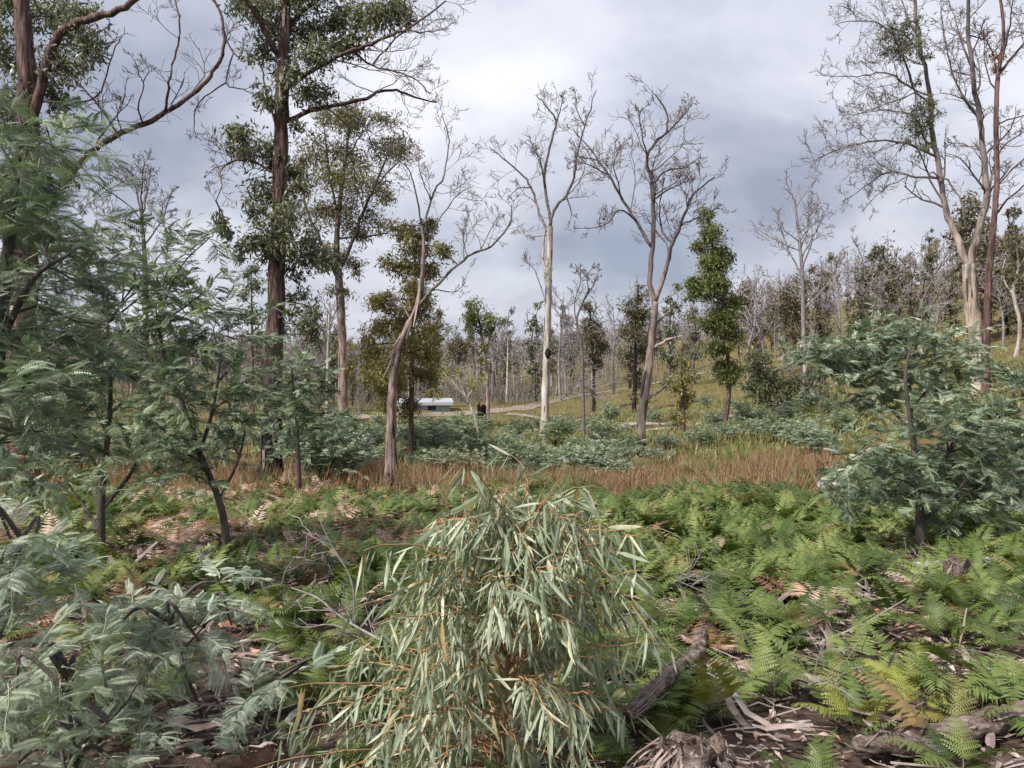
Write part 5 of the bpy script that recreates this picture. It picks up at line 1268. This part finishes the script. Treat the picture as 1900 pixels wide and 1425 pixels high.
# ------------------------------------------------------------------ eucalypt sapling in the foreground
def sapling():
    rng = np.random.RandomState(500)
    d0 = 3.15
    base = G(925, d0)
    root = thing('eucalypt_sapling', 'bushy weeping eucalypt sapling with long grey-green hanging leaves and orange stems', 'sapling', base)
    ky = np.array([885, 930, 1000, 1100, 1200, 1250, 1330, 1430, 1500])
    kl = np.array([930, 850, 730, 655, 650, 560, 500, 480, 480]); kr = np.array([1060, 1130, 1200, 1235, 1235, 1225, 1200, 1180, 1150])
    stem = smooth_path([base - np.array([0, 0, .1]), P(930, 1400, d0), P(940, 1250, d0 + .03), P(955, 1100, d0), P(965, 980, d0 + .02), P(975, 905, d0)], 5)
    mb = MB(); tube(mb, stem, np.linspace(.016, .003, len(stem)), 7, True); part('trunk', mb, M['stem_brown'], root, base, True)
    leaves = []; tw = MB(); nbr = 0
    def leafy_twig(p0, p1, p2, r0, spacing, lo=.25, own=False):
        s = np.linspace(0, 1, 12)[:, None]
        pts = (1 - s) ** 2 * p0 + 2 * s * (1 - s) * p1 + s * s * p2
        pts[1:] += rng.normal(0, .0032, (11, 3))
        if own:
            b = MB(); tube(b, pts, np.linspace(r0, .0016, 12), 5, True); part('branch', b, M['stem_brown'], root, base, True)
        else:
            tube(tw, pts, np.linspace(r0, .0013, 12), 3, False)
        L = np.linalg.norm(np.diff(pts, axis=0), axis=1).sum()
        for t in np.arange(lo, 1.0, spacing / L):
            f = t * 11; i = min(int(f), 10); q = pts[i] * (1 - f + i) + pts[i + 1] * (f - i)
            tn = unit(pts[i + 1] - pts[i])
            dd = unit(np.array([0, 0, -1.0]) + rng.normal(0, .40, 3) + tn * .35)
            ll = rng.uniform(.06, .155)
            pet = q + dd * .012 + rng.normal(0, .004, 3)
            leaves.append((pet, dd, rng.normal(0, 1, 3), ll, ll * rng.uniform(.08, .135)))
        return pts
    tips = []
    for k in range(122):
        py = rng.uniform(905, 1470) if k > 16 else rng.uniform(895, 960)
        l = np.interp(py, ky, kl); r = np.interp(py, ky, kr)
        th = rng.uniform(0, 6.283); rho = math.sqrt(rng.uniform(.2, 1.0))
        u = rho * math.cos(th); v = rho * math.sin(th)
        cx = (l + r) / 2; hw = (r - l) / 2
        px = cx + hw * u * rng.uniform(.8, 1.2)
        dep = d0 + v * min(.72, hw / FPX * d0 * .95)
        tip = P(px, py, d0); tip[1] = dep
        hz = max(.15, (tip[2] - base[2]) * .62 + rng.uniform(-.08, .1))
        j = np.argmin(abs(stem[:, 2] - base[2] - hz)); p0 = stem[j]
        mid = (p0 + tip) / 2 + np.array([0, 0, .10 + .16 * np.linalg.norm((tip - p0)[:2])]) 
        pts = leafy_twig(p0, mid, tip, .0045, .0215, .30, own=k < 40)
        for c in range(3):
            i = rng.randint(4, 10); q = pts[i]; t = unit(pts[i + 1] - pts[i])
            e = q + (t * .6 + unit(rng.normal(0, 1, 3)) * .8) * rng.uniform(.10, .20)
            # keep side shoots inside the bush outline
            ex = e[0] / e[1] * FPX + CX; eyp = HY - (e[2] - EYE) / e[1] * FPX
            if eyp < 890 or ex < np.interp(eyp, ky, kl) - 25 or ex > np.interp(eyp, ky, kr) + 25: continue
            leafy_twig(q, (q + e) / 2 + np.array([0, 0, .03]), e, .0025, .021, .25)
    # long outlying shoots
    for (a, b, c) in [((960, 1000), (900, 870), (840, 850)), ((960, 960), (1010, 870), (930, 835)), ((950, 1230), (1080, 1180), (1250, 1200)), ((930, 1330), (700, 1230), (505, 1285)), ((930, 1400), (640, 1300), (520, 1370)), ((960, 1010), (1120, 960), (1215, 985)),
                      ((950, 1120), (1120, 1040), (1245, 1075)), ((955, 1050), (760, 990), (672, 1020)), ((965, 960), (1060, 890), (1110, 905)), ((960, 1050), (1000, 940), (1010, 895)), ((930, 1420), (700, 1360), (470, 1425)), ((930, 1380), (760, 1270), (600, 1300)), ((930, 1300), (760, 1200), (610, 1240)), ((930, 1430), (660, 1400), (500, 1460)), ((930, 1350), (640, 1270), (540, 1330)), ((950, 1150), (760, 1080), (650, 1130)), ((945, 1200), (780, 1130), (665, 1200)), ((940, 1360), (1080, 1290), (1200, 1330))]:
        dz = rng.uniform(-.25, .15)
        leafy_twig(P(*a, d0), P(*b, d0 + dz * .6), P(*c, d0 + dz), .0045, .026, .3, own=True)
    part('twigs', tw, M['twig_orange'], root, base, False, 'stuff')
    ps = np.array([x[0] for x in leaves]); order = np.argsort(np.linalg.norm(ps - np.array([0, 0, EYE]), axis=1) - np.array([x[3] for x in leaves]))
    tm = [leaf_long(b, c) for b, c in ((.35, .05), (-.7, .12), (.15, -.10), (1.1, .20))]
    me = [tmesh(t, M['sap'], 'leaf') for t in tm]
    for i, k in enumerate(order[:300]):
        p, dd, nn, L, wd = leaves[k]
        mm = np.eye(4); mm[:3, :3] = frames(dd[None], nn[None], np.array([L]), np.array([wd]))[0]; mm[:3, 3] = p - base
        f = link('leaf', me[i % 4], root); f.matrix_local = Matrix(mm.tolist())
    fol = MB(); rest = order[300:]
    tl = [leaf_long(b, c, 1) for b, c in ((.35, .05), (-.5, .1), (.15, -.08), (.7, .16))]
    for q in range(4):
        sel = rest[q::4]
        inst(fol, tl[q], ps[sel], frames(np.array([leaves[k][1] for k in sel]), np.array([leaves[k][2] for k in sel]), np.array([leaves[k][3] for k in sel]), np.array([leaves[k][4] for k in sel])), rng.random(len(sel)))
    part('foliage', fol, M['sap'], root, base, True, 'stuff')
    print('sapling leaves', len(leaves))
sapling()

tri = 0; seen = set()
for o in bpy.data.objects:
    if o.type == 'MESH' and o.data.name not in seen:
        seen.add(o.data.name); tri += sum(len(p.vertices) - 2 for p in o.data.polygons) if len(o.data.polygons) < 20 else (len(o.data.loops) - 2 * len(o.data.polygons))
print('unique triangles', tri, 'objects', len(bpy.data.objects))
